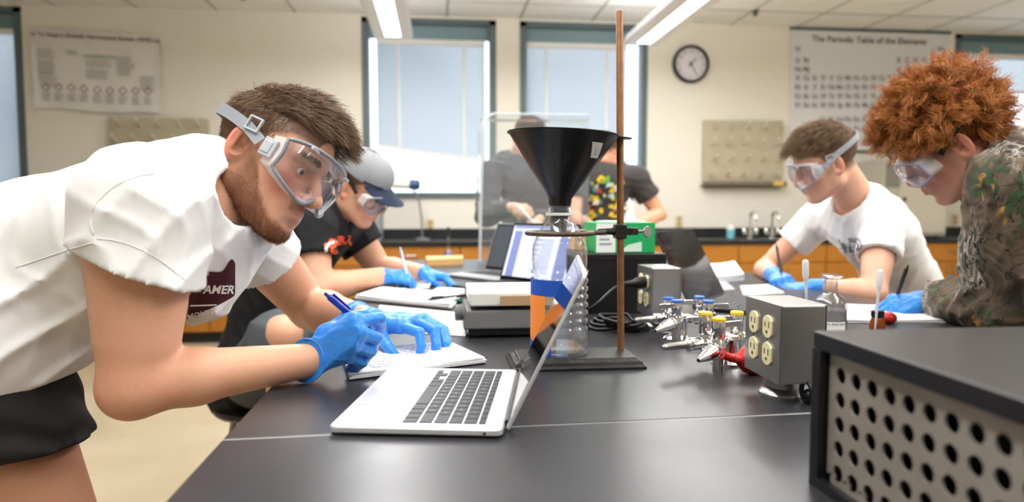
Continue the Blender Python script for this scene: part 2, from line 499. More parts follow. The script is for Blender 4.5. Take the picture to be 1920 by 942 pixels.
# windows with blinds
m_slat = bpy.data.materials.new('blind_slat'); m_slat.use_nodes = True
_nt = m_slat.node_tree; _b = _nt.nodes['Principled BSDF']; _b.inputs['Base Color'].default_value = (*S('#ccd3da'), 1); _b.inputs['Roughness'].default_value = .5
_t = _nt.nodes.new('ShaderNodeBsdfTranslucent'); _t.inputs[0].default_value = (.62, .72, .82, 1); _m = _nt.nodes.new('ShaderNodeMixShader'); _m.inputs[0].default_value = .16
_nt.links.new(_b.outputs[0], _m.inputs[1]); _nt.links.new(_t.outputs[0], _m.inputs[2]); _nt.links.new(_m.outputs[0], _nt.nodes['Material Output'].inputs[0])


def window(i, a, c, blind, gap_l, gap_r):
    """blind = (bottom z at its left end, at its right end)"""
    fw = .062; wd = thing('window_%d' % i, ((a + c) / 2, WY, WB), None, None); wd['kind'] = 'structure'
    f = MB()
    for q in (((a, WY - .012, WB), (a + fw, WY + .12, WT)), ((c - fw, WY - .012, WB), (c, WY + .12, WT)), ((a, WY - .012, WT - fw * .8), (c, WY + .12, WT)), ((a, WY - .03, WB), (c, WY + .12, WB + fw * .8))): f.lo(*q)
    f.build('frame', m_frame, wd, smooth=0)
    zt = WT - fw * .8 - .13
    MB().lo((a + fw, WY + .06, zt), (c - fw, WY + .09, WT - fw * .8)).build('top_panel', m_teal, wd, smooth=0)
    MB().lo((a + fw, WY + .10, WB + fw * .8), (c - fw, WY + .106, zt)).build('pane', m_glass, wd, smooth=0)
    bl, br = a + fw + gap_l, c - fw - gap_r
    MB().lo((bl, WY + .03, zt - .05), (br, WY + .075, zt - .005)).build('head_rail', m_white, wd, smooth=0)
    s = MB(); pitch = .019; z = zt - .06
    n = int((zt - .06 - min(blind)) / pitch)
    for k in range(n):
        zz = zt - .06 - k * pitch; z0 = zz
        if zz < max(blind): # the lower slats tilt with the skewed bottom
            pass
        f = k / max(n - 1, 1); zl = (zt - .06) * (1 - f) + blind[0] * f; zr = (zt - .06) * (1 - f) + blind[1] * f
        y0, y1, h = WY + .040, WY + .056, .0125
        s.add([(bl, y0, zl - h), (br, y0, zr - h), (br, y1, zr + h * .72), (bl, y1, zl + h * .72)], [(0, 1, 2, 3)])
    s.build('slats', m_slat, wd, smooth=0, kind='stuff')
    r = MB(); r.add([(bl, WY + .035, blind[0] - .03), (br, WY + .035, blind[1] - .03), (br, WY + .065, blind[1] - .03), (bl, WY + .065, blind[0] - .03), (bl, WY + .035, blind[0]), (br, WY + .035, blind[1]), (br, WY + .065, blind[1]), (bl, WY + .065, blind[0])],
        [(3, 2, 1, 0), (4, 5, 6, 7), (0, 1, 5, 4), (1, 2, 6, 5), (2, 3, 7, 6), (3, 0, 4, 7)])
    r.build('bottom_rail', m_white, wd, smooth=0)
    for q in (.2, .8):
        xx = bl + (br - bl) * q; zz = blind[0] * (1 - q) + blind[1] * q
        MB().lo((xx - .012, WY + .030, zz), (xx + .012, WY + .036, zt - .05)).build('ladder_tape', m_white, wd, smooth=0)


window(1, *wins[0], (WB + .05, WB + .05), .02, .03)
window(2, *wins[1], (pz(272), pz(300)), .07, .04)
window(3, *wins[2], (pz(330), pz(335)), .0, .14)
window(4, *wins[3], (pz(152), pz(152)), .0, .02)

# ------------------------------------------------------------------ pendant lamps (the room's own light, plus an added unseen one)
m_lamp = mat('lamp_diffuser', (1, 1, 1), .5, emit=(1, .98, .96), estr=5.0)
m_louver = mat('lamp_housing', S('#e6e7ec'), .45)


def pendant(x, y1, y0, z, label):
    t = thing('pendant_lamp', (x, y1, z), label, 'lamp', 'pendant lamps over the benches')
    w = .16; b = MB()
    prof = [(-w, .015), (-w + .02, .0), (-.065, .0), (-.06, .03), (.06, .03), (.065, .0), (w - .02, 0), (w, .015), (w * .8, .09), (-w * .8, .09)]
    b.prism(prof, (1, 0, 0), (0, 0, 1), (0, -1, 0), y1 - y0, (x, y1, z)); b.build('housing', m_louver, t, smooth=25)
    MB().lo((x - .058, y0 + .03, z + .012), (x + .058, y1 - .03, z + .028)).build('diffuser', m_lamp, t, smooth=0)
    for yy in (y1 - .5, (y0 + y1) / 2, y0 + .5): MB().cyl((x, yy, z + .09), (x, yy, CZ), .006, n=8).build('hanger', m_white, t)
    n = max(1, round((y1 - y0) / 2.0))
    for k in range(n):
        L = bpy.data.lights.new('lamp_light', 'AREA'); L.shape = 'RECTANGLE'; L.size = .26; L.size_y = (y1 - y0) / n * .95; L.energy = LAMP_W * (y1 - y0) / n / 2; L.color = (1, .99, .98)
        o = bpy.data.objects.new('lamp_light', L); COL.objects.link(o); o.location = (x, y1 - (k + .5) * (y1 - y0) / n, z - .012)
        o.parent = t; o.location = np.array(o.location) - wloc(t)
        L2 = L.copy(); L2.energy = L.energy * .95; L2.size = .2; u = bpy.data.objects.new('lamp_uplight', L2); COL.objects.link(u); u.parent = t; u.location = np.array(o.location) + (0, 0, .115); u.rotation_euler = (PI, 0, 0)


LZ = pz(74, 740, 5.85)
pendant(P(738, 74, 5.85)[0], 5.85, -.9, LZ, 'white pendant lamp hanging in front of the window whose blind is skewed')
pendant(P(1202, 78, 5.85)[0], 5.85, -.9, LZ, 'white pendant lamp hanging between the clock and the rusty rod')
pendant(4.2, 3.4, -.6, LZ, 'added unseen pendant lamp that brightens the room behind the red haired student')  # extra lamp out of view, added as fill and to brighten the wall
for u, v, w in ((455, 7, 'above the drying rack below the crumpled chart'), (1416, 30, 'between the clock and the periodic table chart')):
    p = P(u, v, 6.2); t = thing('sprinkler_head', (p[0], p[1], CZ), 'dark sprinkler head ' + w, 'sprinkler')
    MB().lathe([(.045, .0), (.05, -.006), (.02, -.012)], t.location).build('escutcheon', m_steel, t)
    MB().lathe([(.016, -.01), (.016, -.035), (.03, -.038), (.03, -.042)], t.location).build('deflector', m_frame, t)

# ------------------------------------------------------------------ back counter
CTZ = CAM_Z - .317; CY0 = 6.08
ct = thing('countertop', (1.1, 6.4, CTZ - .04), 'long black countertop with backsplash running under the windows', 'countertop')
MB().lo((-4.2, CY0, CTZ - .04), (6.4, WY - .002, CTZ)).build('slab', m_epoxy_far, ct, smooth=0); MB().lo((-4.2, WY - .022, CTZ + .0005), (6.4, WY - .002, CTZ + .095)).build('backsplash', m_epoxy_far, ct, smooth=0)
UW = .86; x0 = px(1385, 490, 6.1) - 7 * UW
for k in range(12):
    xa = x0 + k * UW
    if xa < -4.2 or xa + UW > 6.4: continue
    c0 = thing('base_cabinet', (xa + UW / 2, CY0 + .3, 0), 'orange oak base cabinet, %s from the counter end under the crumpled chart' % 'first second third fourth fifth sixth seventh eighth ninth tenth eleventh twelfth'.split()[k], 'cabinet', 'oak base cabinets under the back countertop')
    MB().lo((xa + .002, CY0 + .04, .1), (xa + UW - .002, WY - .003, CTZ - .0405)).build('body', m_oak, c0, smooth=0)
    MB().lo((xa + .002, CY0 + .1, 0), (xa + UW - .002, CY0 + .13, .1)).build('toe_kick', m_toe, c0, smooth=0)
    for j in range(2):
        xd = xa + j * UW / 2
        d = MB().lo((xd + .006, CY0 + .02, .11), (xd + UW / 2 - .006, CY0 + .04, CTZ - .22)).build('door', m_oak, c0, smooth=0, bevel=.003)
        hx = xd + (UW / 2 - .05 if j == 0 else .05)
        MB().tube([(hx, CY0 + .02, CTZ - .38), (hx, CY0 - .01, CTZ - .37), (hx, CY0 - .01, CTZ - .29), (hx, CY0 + .02, CTZ - .28)], .005, 6).build('handle', m_steel, d)
    d = MB().lo((xa + .006, CY0 + .02, CTZ - .21), (xa + UW - .006, CY0 + .04, CTZ - .045)).build('drawer', m_oak, c0, smooth=0, bevel=.003)
    MB().tube([(xa + UW / 2 - .05, CY0 + .02, CTZ - .12), (xa + UW / 2 - .045, CY0 - .01, CTZ - .12), (xa + UW / 2 + .045, CY0 - .01, CTZ - .12), (xa + UW / 2 + .05, CY0 + .02, CTZ - .12)], .005, 6).build('handle', m_steel, d)

# faucets, bottle, boxes on the counter
def faucet(u, where):
    p = P(u, 447, 6.42); p[2] = CTZ
    t = thing('faucet', p, 'chrome gooseneck faucet on the black back counter, ' + where, 'faucet')
    MB().lathe([(.035, 0), (.035, .012), (.02, .02), (.02, .09), (.012, .1)], p).build('base', m_chrome, t)
    a = [(0, 0, .09), (0, 0, .2)] + [(0, -.06 + .06 * math.cos(q), .2 + .06 * math.sin(q)) for q in np.linspace(.2, PI, 8)] + [(0, -.12, .17)]
    MB().tube(p + np.array(a), .011, 8).build('spout', m_chrome, t)
    for sx in (-1, 1):
        MB().tube(p + np.array([(0, 0, .045), (sx * .06, 0, .045)]), .01, 8).lathe([(.02, -.01), (.022, .03), (.016, .05)], p + np.array([sx * .06, 0, .045]), n=12).build('valve', m_chrome, t)
faucet(1406, 'nearer the clock'); faucet(1447, 'nearer the speaking student')
p = P(1370, 449, 6.4); p[2] = CTZ; t = thing('soap_bottle', p, 'small cyan soap bottle on the back counter beside the faucets', 'bottle')
MB().lathe([(.036, 0), (.04, .01), (.04, .09)], p, n=16).build('body', mat('cyan_soap', S('#7fc4d4'), .3), t)
MB().lathe([(.04, .09), (.036, .12), (.014, .13), (.014, .15)], p, n=16).build('cap', m_white, t)
# big laboratory oven behind the students, grey cabinet behind the capped student
a = P(1650, 440, 6.25); c = P(1775, 300, 6.25)
t = thing('laboratory_oven', ((a[0] + c[0]) / 2, 6.4, CTZ), 'beige laboratory oven standing on the back counter behind the speaking student', 'oven')
m_beige = mat('beige_enamel', S('#b9b4a6'), .5)
MB().lo((a[0], 6.22, CTZ + .02), (c[0], 6.66, c[2])).build('body', m_beige, t, bevel=.01, smooth=0)
MB().lo((a[0] + .16, 6.2, CTZ + .05), (c[0] - .02, 6.218, c[2] - .03)).build('door', mat('beige_enamel_light', S('#c7c2b4'), .5), t, bevel=.006, smooth=0)
MB().lo((a[0] + .015, 6.2, c[2] - .26), (a[0] + .145, 6.218, c[2] - .04)).build('control_panel', mat('panel_grey', S('#86847e'), .5), t, bevel=.004, smooth=0)
MB().ball((a[0] + .2, 6.19, (CTZ + c[2]) / 2), .018).build('knob', m_black, t)
for xx in (a[0] + .04, c[0] - .04): MB().cyl((xx, 6.3, CTZ), (xx, 6.3, CTZ + .025), .02, n=10).build('foot', m_black, t)
a = P(640, 440, 6.3); c = P(713, 365, 6.3)
t = thing('grey_cabinet', ((a[0] + c[0]) / 2, 6.4, CTZ), 'plain grey metal cabinet on the back counter behind the capped student', 'cabinet')
m_gb = mat('grey_enamel', S('#8d9093'), .5)
MB().lo((a[0], 6.3, CTZ), (c[0], 6.62, c[2])).build('body', m_gb, t, bevel=.008, smooth=0)
MB().lo((a[0] + .02, 6.285, CTZ + .03), (c[0] - .02, 6.299, c[2] - .03)).build('door', mat('grey_enamel_light', S('#9a9da0'), .5), t, bevel=.004, smooth=0)
# document camera on a thin stand
p = P(792, 447, 6.35); p[2] = CTZ; h = P(764, 346, 6.35)
t = thing('document_camera', p, 'white document camera with navy end cap on a thin stand', 'camera')
MB().lathe([(.07, 0), (.07, .015), (.02, .025)], p).build('base', m_grey, t)
MB().tube([p + (0, 0, .02), p + (-.005, 0, .2), p + (-.03, 0, .38), h + (.04, 0, -.02)], .008, 8).build('arm', m_grey, t)
MB().lathe([(.03, -.16), (.042, -.14), (.042, .02), (.038, .04)], h, (1, 0, -.05), 16).build('housing', m_white, t)
MB().lathe([(.044, .02), (.047, .03), (.047, .10), (.03, .115)], h, (1, 0, -.05), 16).build('end_cap', mat('navy_plastic', S('#27456f'), .4), t)
for u, v in ((807, 422), (1273, 415), (1790, 412)):
    p = P(u, v, WY - .006); t = thing('wall_outlet', p, {807: 'ivory wall outlet below the window with the skewed blind', 1273: 'ivory wall outlet below the round clock', 1790: 'ivory wall outlet beside the camouflage jacket'}[u], 'outlet')
    MB().box(p, (.075, .012, .12)).build('plate', mat('ivory_plate', S('#d8cba6'), .5), t, bevel=.003, smooth=0)
    for dz in (-.022, .022): MB().lathe([(.017, 0), (.017, .005)], p + (0, -.006, dz), (0, -1, 0), 14).build('receptacle', mat('brown_receptacle', S('#a8894e'), .5), t)

# ------------------------------------------------------------------ clock
p = P(1294, 121, WY); r = 36 / FPX * WY
t = thing('wall_clock', (p[0], WY, p[2]), 'round black rimmed wall clock with a white face', 'clock')
MB().lathe([(r * .99, 0), (r, .02), (r * .97, .045), (r * .86, .05), (r * .84, .03), (r * .84, .0)], (p[0], WY, p[2]), (0, -1, 0), 40).build('rim', m_black, t)
MB().lathe([(r * .85, .0), (r * .85, .022)], (p[0], WY, p[2]), (0, -1, 0), 40).build('face', mat('clock_face', S('#dfdde6'), .6), t)
fc = np.array([p[0], WY - .0225, p[2]])
for k in range(12):
    a = 2 * PI * k / 12; text_mb(str(k or 12), r * .22, (1, 0, 0), (0, 0, 1), fc + np.array([math.sin(a) * r * .68, 0, math.cos(a) * r * .68]), .001).build('numeral', m_ink, t, smooth=0)
for nm, a, L, w in (('hour_hand', math.radians(42), r * .42, .012), ('minute_hand', math.radians(150), r * .62, .008)):
    d = np.array([math.sin(a), 0, math.cos(a)]); e = np.array([d[2], 0, -d[0]])
    MB().prism([(-w / 2, -.03), (w / 2, -.03), (w / 3, L), (-w / 3, L)], e, d, (0, -1, 0), .002, fc + (0, -.004, 0)).build(nm, m_ink, t, smooth=0)
MB().lathe([(.014, 0), (.014, .012)], fc, (0, -1, 0), 12).build('hub', m_ink, t)

# ------------------------------------------------------------------ charts
EL = '''H He Li Be B C N O F Ne Na Mg Al Si P S Cl Ar K Ca Sc Ti V Cr Mn Fe Co Ni Cu Zn Ga Ge As Se Br Kr Rb Sr Y Zr Nb Mo Tc Ru Rh Pd Ag Cd In Sn Sb Te I Xe
Cs Ba La Hf Ta W Re Os Ir Pt Au Hg Tl Pb Bi Po At Rn Fr Ra Ac Rf Db Sg Bh Hs Mt Ds Rg Cn Nh Fl Mc Lv Ts Og'''.split()
YP = WY - .012
a, c = P(1478, 283, YP), P(1781, 62, YP)
t = thing('periodic_table_chart', ((a[0] + c[0]) / 2, WY, c[2]), 'large white periodic table wall chart with dark rails', 'poster')
MB().lo((a[0], YP, a[2]), (c[0], YP + .002, c[2])).build('sheet', mat('chart_sheet', S('#dedfe3'), .7), t, smooth=0)
for z in (a[2], c[2]): MB().lo((a[0] - .01, YP - .008, z - .014), (c[0] + .01, YP + .008, z + .014)).build('rail', m_frame, t, smooth=0)
text_mb('The Periodic Table of the Elements', .087, (1, 0, 0), (0, 0, 1), (px(1631, 76, YP), YP - .001, pz(76, 1631, YP)), .0005, bold=.0016).build('title', m_ink, t, smooth=0)
cell = {}
n = 0
for row, cols in enumerate([[0, 17], [0, 1] + list(range(12, 18)), [0, 1] + list(range(12, 18))] + [list(range(18))] * 4):
    for cc in cols: cell[(row, cc)] = EL[n]; n += 1
LA = 'Ce Pr Nd Pm Sm Eu Gd Tb Dy Ho Er Tm Yb Lu Th Pa U Np Pu Am Cm Bk Cf Es Fm Md No Lr'.split()
for i, e in enumerate(LA): cell[(7.6 + i // 14, 3.0 + i % 14)] = e
m_cell = mat('chart_cell', S('#d2d3d9'), .8)
sy = MB(); bg = MB()
for (row, cc), e in cell.items():
    u = 1496 + 15.75 * cc; v = 92 + 16.9 * row + (4 if row else 0)
    q = np.array([px(u, v, YP), YP - .001, pz(v, u, YP)])
    tb = text_mb(e, .062, (1, 0, 0), (0, 0, 1), q, .0006, bold=.0015); sy.add(tb.v, tb.f)
    w_, h_ = .035, .039; bg.add([q + (-w_, 0, -h_), q + (w_, 0, -h_), q + (w_, 0, h_), q + (-w_, 0, h_)], [(0, 1, 2, 3)])
bg.build('cell_print', m_cell, t, smooth=0, kind='stuff'); sy.build('symbol_print', mat('grey_ink', S('#6c6a72'), .7), t, smooth=0, kind='stuff')

# crumpled safety chart
a, c = P(66, 207, YP), P(300, 62, YP); m_crump = mat('crumpled_sheet', S('#e3e1de'), .45)
t = thing('safety_chart', ((a[0] + c[0]) / 2, WY, c[2]), 'crumpled white safety chart with a red heading taped to the wall', 'poster')
rs = np.random.RandomState(3); ks = [(rs.normal(size=2) * 7, rs.uniform(0, 6)) for _ in range(7)]
def crump(i, j):
    w = c[0] - a[0]; h = c[2] - a[2]; x, z = i * w, j * h
    d = sum(abs(math.sin(k[0] * x + k[1] * z + f)) for k, f in ks) / 7
    z2 = a[2] + z - .035 * i * 1 + (.01 * math.sin(9 * i) if j < .05 else 0)
    return np.array([a[0] + x, YP - .004 - .034 * d * min(1, 4 * (1 - j) + .25), z2 + .015])
MB().grid(crump, 40, 26).build('sheet', m_crump, t, smooth=60)
def onchart(mb):                       # lay flat print on the crumpled sheet
    w = c[0] - a[0]; h = c[2] - a[2]; o = MB()
    V = [crump(min(max((v[0] - a[0]) / w, 0), 1), min(max((v[2] - a[2]) / h, 0), 1)) - np.array([0, .003, 0]) for v in mb.v]; o.add(V, mb.f); return o
m_maroon_ink = mat('maroon_ink', S('#7c4a4a'), .7); m_pale_ink = mat('pale_ink', S('#b9b5b3'), .7)
X = lambda f: a[0] + f * (c[0] - a[0]); Z = lambda f: a[2] + f * (c[2] - a[2])
onchart(text_mb('How To Read a Globally Harmonized System (GHS) Label', .051, (1, 0, 0), (0, 0, 1), (X(.5), YP, Z(.925)), bold=.0012)).build('title', m_maroon_ink, t, smooth=0)
onchart(text_mb('HAZARDOUS', .045, (1, 0, 0), (0, 0, 1), (X(.53), YP, Z(.68)), bold=.0012)).build('green_heading', mat('green_ink', S('#8fa88c'), .7), t, smooth=0)
bars = MB(); rs = np.random.RandomState(5)
def para(x, z, w, n, dz=.022):
    for k in range(n):
        ww = w * rs.uniform(.7, 1)
        for q in range(6): bars.lo((X(x) + q * ww / 6, YP - .0005, Z(z) - k * dz), (X(x) + (q + .85) * ww / 6, YP, Z(z) - k * dz + .009))
for q in ((.05, .73, .14, 4), (.05, .58, .14, 5), (.05, .44, .16, 6), (.28, .72, .1, 2), (.42, .62, .22, 3), (.42, .5, .2, 4), (.66, .68, .14, 8), (.84, .45, .12, 6)): para(q[0], q[1], q[2] * 1.15, q[3])
dm = MB()
for k in range(9):
    x, z = X(.1 + .1 * k), Z(.27 + .01 * math.sin(k)); s_ = .034
    for e0, e1 in (((0, s_), (s_, 0)), ((s_, 0), (0, -s_)), ((0, -s_), (-s_, 0)), ((-s_, 0), (0, s_))):
        dm.tube([(x + e0[0], YP, z + e0[1]), (x + e1[0], YP, z + e1[1])], .004, 4)
    para(.065 + .1 * k, .19, .08, 4, .02)
onchart(bars).build('text_print', m_pale_ink, t, smooth=0, kind='stuff'); onchart(dm).build('pictogram_print', mat('red_grey_ink', S('#8f7474'), .7), t, smooth=0, kind='stuff')

# drying racks
m_rack = mat('rack_beige', S('#bdb39b'), .45, noise=(8, .4, 3, S('#a79d86')))
def rack(u0, v0, u1, v1, label):
    a, c = P(u0, v1, WY - .05), P(u1, v0, WY - .05)
    t = thing('drying_rack', ((a[0] + c[0]) / 2, WY, a[2]), label, 'rack')
    MB().lo((a[0], WY - .05, a[2]), (c[0], WY - .002, c[2])).build('board', m_rack, t, bevel=.006, smooth=0)
    tr = MB().lo((a[0] - .01, WY - .12, a[2] - .03), (c[0] + .01, WY - .002, a[2] - .015)).lo((a[0] - .01, WY - .12, a[2] - .03), (c[0] + .01, WY - .11, a[2] + .025))
    tr.build('drip_tray', mat('tray_grey', S('#77705f'), .5), t, smooth=0)
    w, h = c[0] - a[0], c[2] - a[2]; pm = None
    for r in range(4):
        for k in range(5):
            x, z = a[0] + w * (k + .5 + .18 * (r % 2) - .09) / 5, a[2] + h * (r + .45) / 4
            if pm is None:
                pm = MB().tube([(0, 0, 0), (0, -.05, .022), (0, -.11, .05)], [.011, .01, .008], 8).ball((0, -.11, .05), .012, 8, 6).mesh('peg'); pm.materials.append(mat('peg_white', S('#d4cfc2'), .4))
            o = link(pm, 'peg', None, t); o.location = np.array([x, WY - .05, z]) - wloc(t)
    return a, c
rack(207, 222, 390, 338, 'beige drying rack with pegs below the crumpled safety chart')
a, c = rack(1318, 227, 1470, 345, 'beige drying rack with pegs below the round clock')
single(MB().lo((c[0] - .13, WY - .124, a[2] - .02), (c[0] - .02, WY - .121, a[2] + .03)), 'tray_label', mat('yellow_label', S('#d8b765'), .6), (c[0] - .075, WY - .124, a[2] - .02), 'small yellow label on the drip tray of the rack below the clock', 'label', smooth=0)
# ------------------------------------------------------------------ island bench
m_epoxy = mat('epoxy_top', S('#29292c'), .24, noise=(3.5, .6, 6, S('#323236')), bump=(350, .04, 3, .001), spec=.5)
_nt = m_epoxy.node_tree; _n = _nt.nodes.new('ShaderNodeTexNoise'); _n.inputs['Scale'].default_value = 5; _n.inputs['Detail'].default_value = 7
_mr = _nt.nodes.new('ShaderNodeMapRange'); _mr.inputs[3].default_value = .24; _mr.inputs[4].default_value = .4
_nt.links.new(_n.outputs['Fac'], _mr.inputs[0]); _nt.links.new(_mr.outputs[0], _nt.nodes['Principled BSDF'].inputs['Roughness'])
BX0, BX1, BY0, BY1 = -.256, 1.28, .08, 3.55
bench = thing('lab_bench', ((BX0 + BX1) / 2, 1.8, 0), 'long island bench with a black epoxy top and oak base', 'bench')
js = T(410, 825)[1]; je = js + (T(1515, 775)[1] - js) * (BX1 - BX0) / (T(1515, 775)[0] - T(410, 825)[0])
def slab(q0, q1, q2, q3):
    b = MB(); bot = [(x, y, TZ - .032) for x, y in (q0, q1, q2, q3)]; top = [(x, y, TZ) for x, y in (q0, q1, q2, q3)]
    b.hull8(bot, top).build('worktop_slab', m_epoxy, bench, smooth=0, bevel=.0025)
g = .0010
slab((BX0, BY0), (BX1, BY0), (BX1, je - g), (BX0, js - g)); slab((BX0, js + g), (BX1, je + g), (BX1, BY1), (BX0, BY1))
MB().hull8([(BX0 + .01, js - .01, TZ - .03), (BX1 - .01, je - .01, TZ - .03), (BX1 - .01, je + .01, TZ - .03), (BX0 + .01, js + .01, TZ - .03)], [(BX0 + .001, js - .004, TZ - .0006), (BX1 - .001, je - .004, TZ - .0006), (BX1 - .001, je + .004, TZ - .0006), (BX0 + .001, js + .004, TZ - .0006)]).build('joint_filler', mat('joint_grey', S('#8d8b88'), .6), bench, smooth=0)
MB().lo((BX0 + .32, BY0 + .1, .1), (BX1 - .32, BY1 - .1, TZ - .032)).build('base', m_oak, bench, smooth=0)
MB().lo((BX0 + .36, BY0 + .14, 0), (BX1 - .36, BY1 - .14, .1)).build('plinth', m_toe, bench, smooth=0)
for i in range(5):
    y0 = BY0 + .15 + i * .66
    for sx, xx in ((-1, BX0 + .32), (1, BX1 - .32)):
        d = MB().lo((xx, y0, .14), (xx + sx * .02, y0 + .62, TZ - .06)).build('door', m_oak, bench, smooth=0, bevel=.003)
        MB().tube([(xx + sx * .02, y0 + .5, .6), (xx + sx * .045, y0 + .5, .61), (xx + sx * .045, y0 + .5, .7), (xx + sx * .02, y0 + .5, .71)], .005, 6).build('handle', m_steel, d)

# ------------------------------------------------------------------ perforated power consoles on the bench
m_console = mat('console_black', S('#17171a'), .3, bump=(250, .08, 2, .001)); m_perf = mat('perforated_aluminium', S('#b3aca0'), .42, .55, noise=(9, .6, 3, S('#8e877c')))
def console(name, x0, x1, y0, y1, label, fine):
    z1 = TZ + .154; t = thing(name, ((x0 + x1) / 2, (y0 + y1) / 2, TZ), label, 'console', 'black consoles standing on the bench')
    MB().lo((x0, y0, z1 - .017), (x1, y1, z1)).build('lid', m_console, t, smooth=0, bevel=.002)
    MB().lo((x0, y0, TZ), (x1, y1, TZ + .010)).build('floor_plate', m_console, t, smooth=0)
    for yy in (y0, y1 - .014): MB().lo((x0, yy, TZ + .01), (x1, yy + .014, z1 - .017)).build('end_panel', m_console, t, smooth=0)
    MB().lo((x1 - .012, y0 + .014, TZ + .01), (x1, y1 - .014, z1 - .017)).build('side_panel', m_console, t, smooth=0)
    MB().lo((x0 + .10, y0 + .02, TZ + .011), (x0 + .11, y1 - .02, z1 - .018)).build('inner_panel', m_black, t, smooth=0)
    if not fine: return t
    # the perforated sheet, real holes
    pitch = .0235; zc0 = TZ + .154 - .017 - .020; xf = x0 + .008
    b = MB(); ny = int((y1 - y0 - .028 - .012) / pitch); n = 16
    ya = y1 - .014 - .004; za = TZ + .01; zb = z1 - .017
    rows = [zc0 - pitch * r for r in range(5)]
    zed = [zb] + [(rows[r] + rows[r + 1]) / 2 for r in range(4)] + [za + .008]
    for i in range(ny):
        yc = ya - .018 - i * pitch
        for r in range(5):
            zt, zl = zed[r], zed[r + 1]; rad = .0078
            V = []; 
            for k in range(n):
                a = 2 * PI * (k + .5) / n; ca, sa = math.cos(a), math.sin(a)
                V.append((xf, yc + rad * ca, rows[r] + rad * sa))
            for k in range(n):
                a = 2 * PI * (k + .5) / n; ca, sa = math.cos(a), math.sin(a)
                ty = (pitch / 2) / max(abs(ca), 1e-6); tz = ((zt - rows[r]) if sa > 0 else (rows[r] - zl)) / max(abs(sa), 1e-6); q = min(ty, tz)
                V.append((xf, yc + ca * q, rows[r] + sa * q))
            for k in range(n): a = 2 * PI * (k + .5) / n; V.append((xf + .0022, yc + rad * math.cos(a), rows[r] + rad * math.sin(a)))
            F = [(k, n + k, n + (k + 1) % n, (k + 1) % n) for k in range(n)] + [(k, (k + 1) % n, 2 * n + (k + 1) % n, 2 * n + k) for k in range(n)]
            # corner fillers
            cs = [(xf, yc + sy * pitch / 2, zz) for sy, zz in ((1, zt), (-1, zt), (-1, zl), (1, zl))]
            m = len(V); V += cs
            for ci, (k1, k2) in enumerate(((n // 8, n // 8 - 1), (3 * n // 8, 3 * n // 8 - 1), (5 * n // 8, 5 * n // 8 - 1), (7 * n // 8, 7 * n // 8 - 1))): F.append((n + k1 % n, n + k2 % n, m + ci))
            b.add(V, F)
    ye = ya - .018 - (ny - .5) * pitch
    b.add([(xf, ya, za), (xf, ya - .018 + pitch / 2, za), (xf, ya - .018 + pitch / 2, zb), (xf, ya, zb)], [(0, 1, 2, 3)])
    b.add([(xf, ye, za), (xf, y0 + .014, za), (xf, y0 + .014, zb), (xf, ye, zb)], [(0, 1, 2, 3)])
    b.add([(xf, ya, za), (xf, ye, za), (xf, ye, za + .008), (xf, ya, za + .008)], [(0, 1, 2, 3)])
    b.build('perforated_panel', m_perf, t, smooth=0)
    return t
console('bench_console', .368, .652, .12, .637, 'black console with a perforated metal side, nearest the camera', True)
console('bench_console', .368, .585, 1.712, 1.95, 'smaller black console behind the steel outlet box with the plug', False)

# ------------------------------------------------------------------ steel outlet boxes
def outlet_box(yc, label):
    xc = .503; t = thing('outlet_box', (xc, yc, TZ), label, 'outlet', 'steel outlet boxes on the bench')
    MB(o=(0, 0, 0)).lathe([(.034, 0), (.034, .004), (.030, .009), (.0235, .012), (.0225, .03)], n=28).build('pedestal', m_steel, t, world=False)
    MB().lo((-.0325, -.0535, .0285), (.0325, .0535, .1395)).build('housing', m_steel, t, world=False, smooth=0, bevel=.0025)
    for s in (-1, 1):
        f = MB().lo((s * .0325, -.0535, .0285), (s * .0345, .0535, .1395)).build('face_plate', m_steel, t, world=False, smooth=0, bevel=.0012)
        for dy in (-.0215, .0215):
            for dz in (-.0195, .0195):
                c = np.array([s * .0345, dy, .0855 + dz]); poly = []
                for q in range(20):
                    a = 2 * PI * q / 20; poly.append((np.clip(.0165 * math.cos(a), -.0135, .0135) * .98, .0165 * math.sin(a)))
                r = MB().prism(poly, (0, s, 0), (0, 0, 1), (s, 0, 0), .003, c).build('receptacle', m_cream, t, world=False, smooth=30, bevel=.0006)
                k = MB()
                for yy, h in ((-.0055, .0075), (.0055, .009)): k.box(c + (s * .0031, s * yy, .003), (.0006, .0022, h))
                k.lathe([(.0026, 0), (.0026, .0006)], c + (s * .0029, 0, -.0075), (s, 0, 0), 10)
                k.build('slot', mat('slot_brown', S('#5b4f30'), .8), r, world=False, smooth=0)
            MB().lathe([(.0035, 0), (.003, .0012), (.0, .0013)], (s * .0345, dy, .0855), (s, 0, 0), 10, capb=False).build('screw', m_chrome, t, world=False)
    return t
outlet_box(.948, 'steel outlet box with four cream sockets beside the red rubber bulb')
outlet_box(1.522, 'steel outlet box with a black plug in it, before the black console')
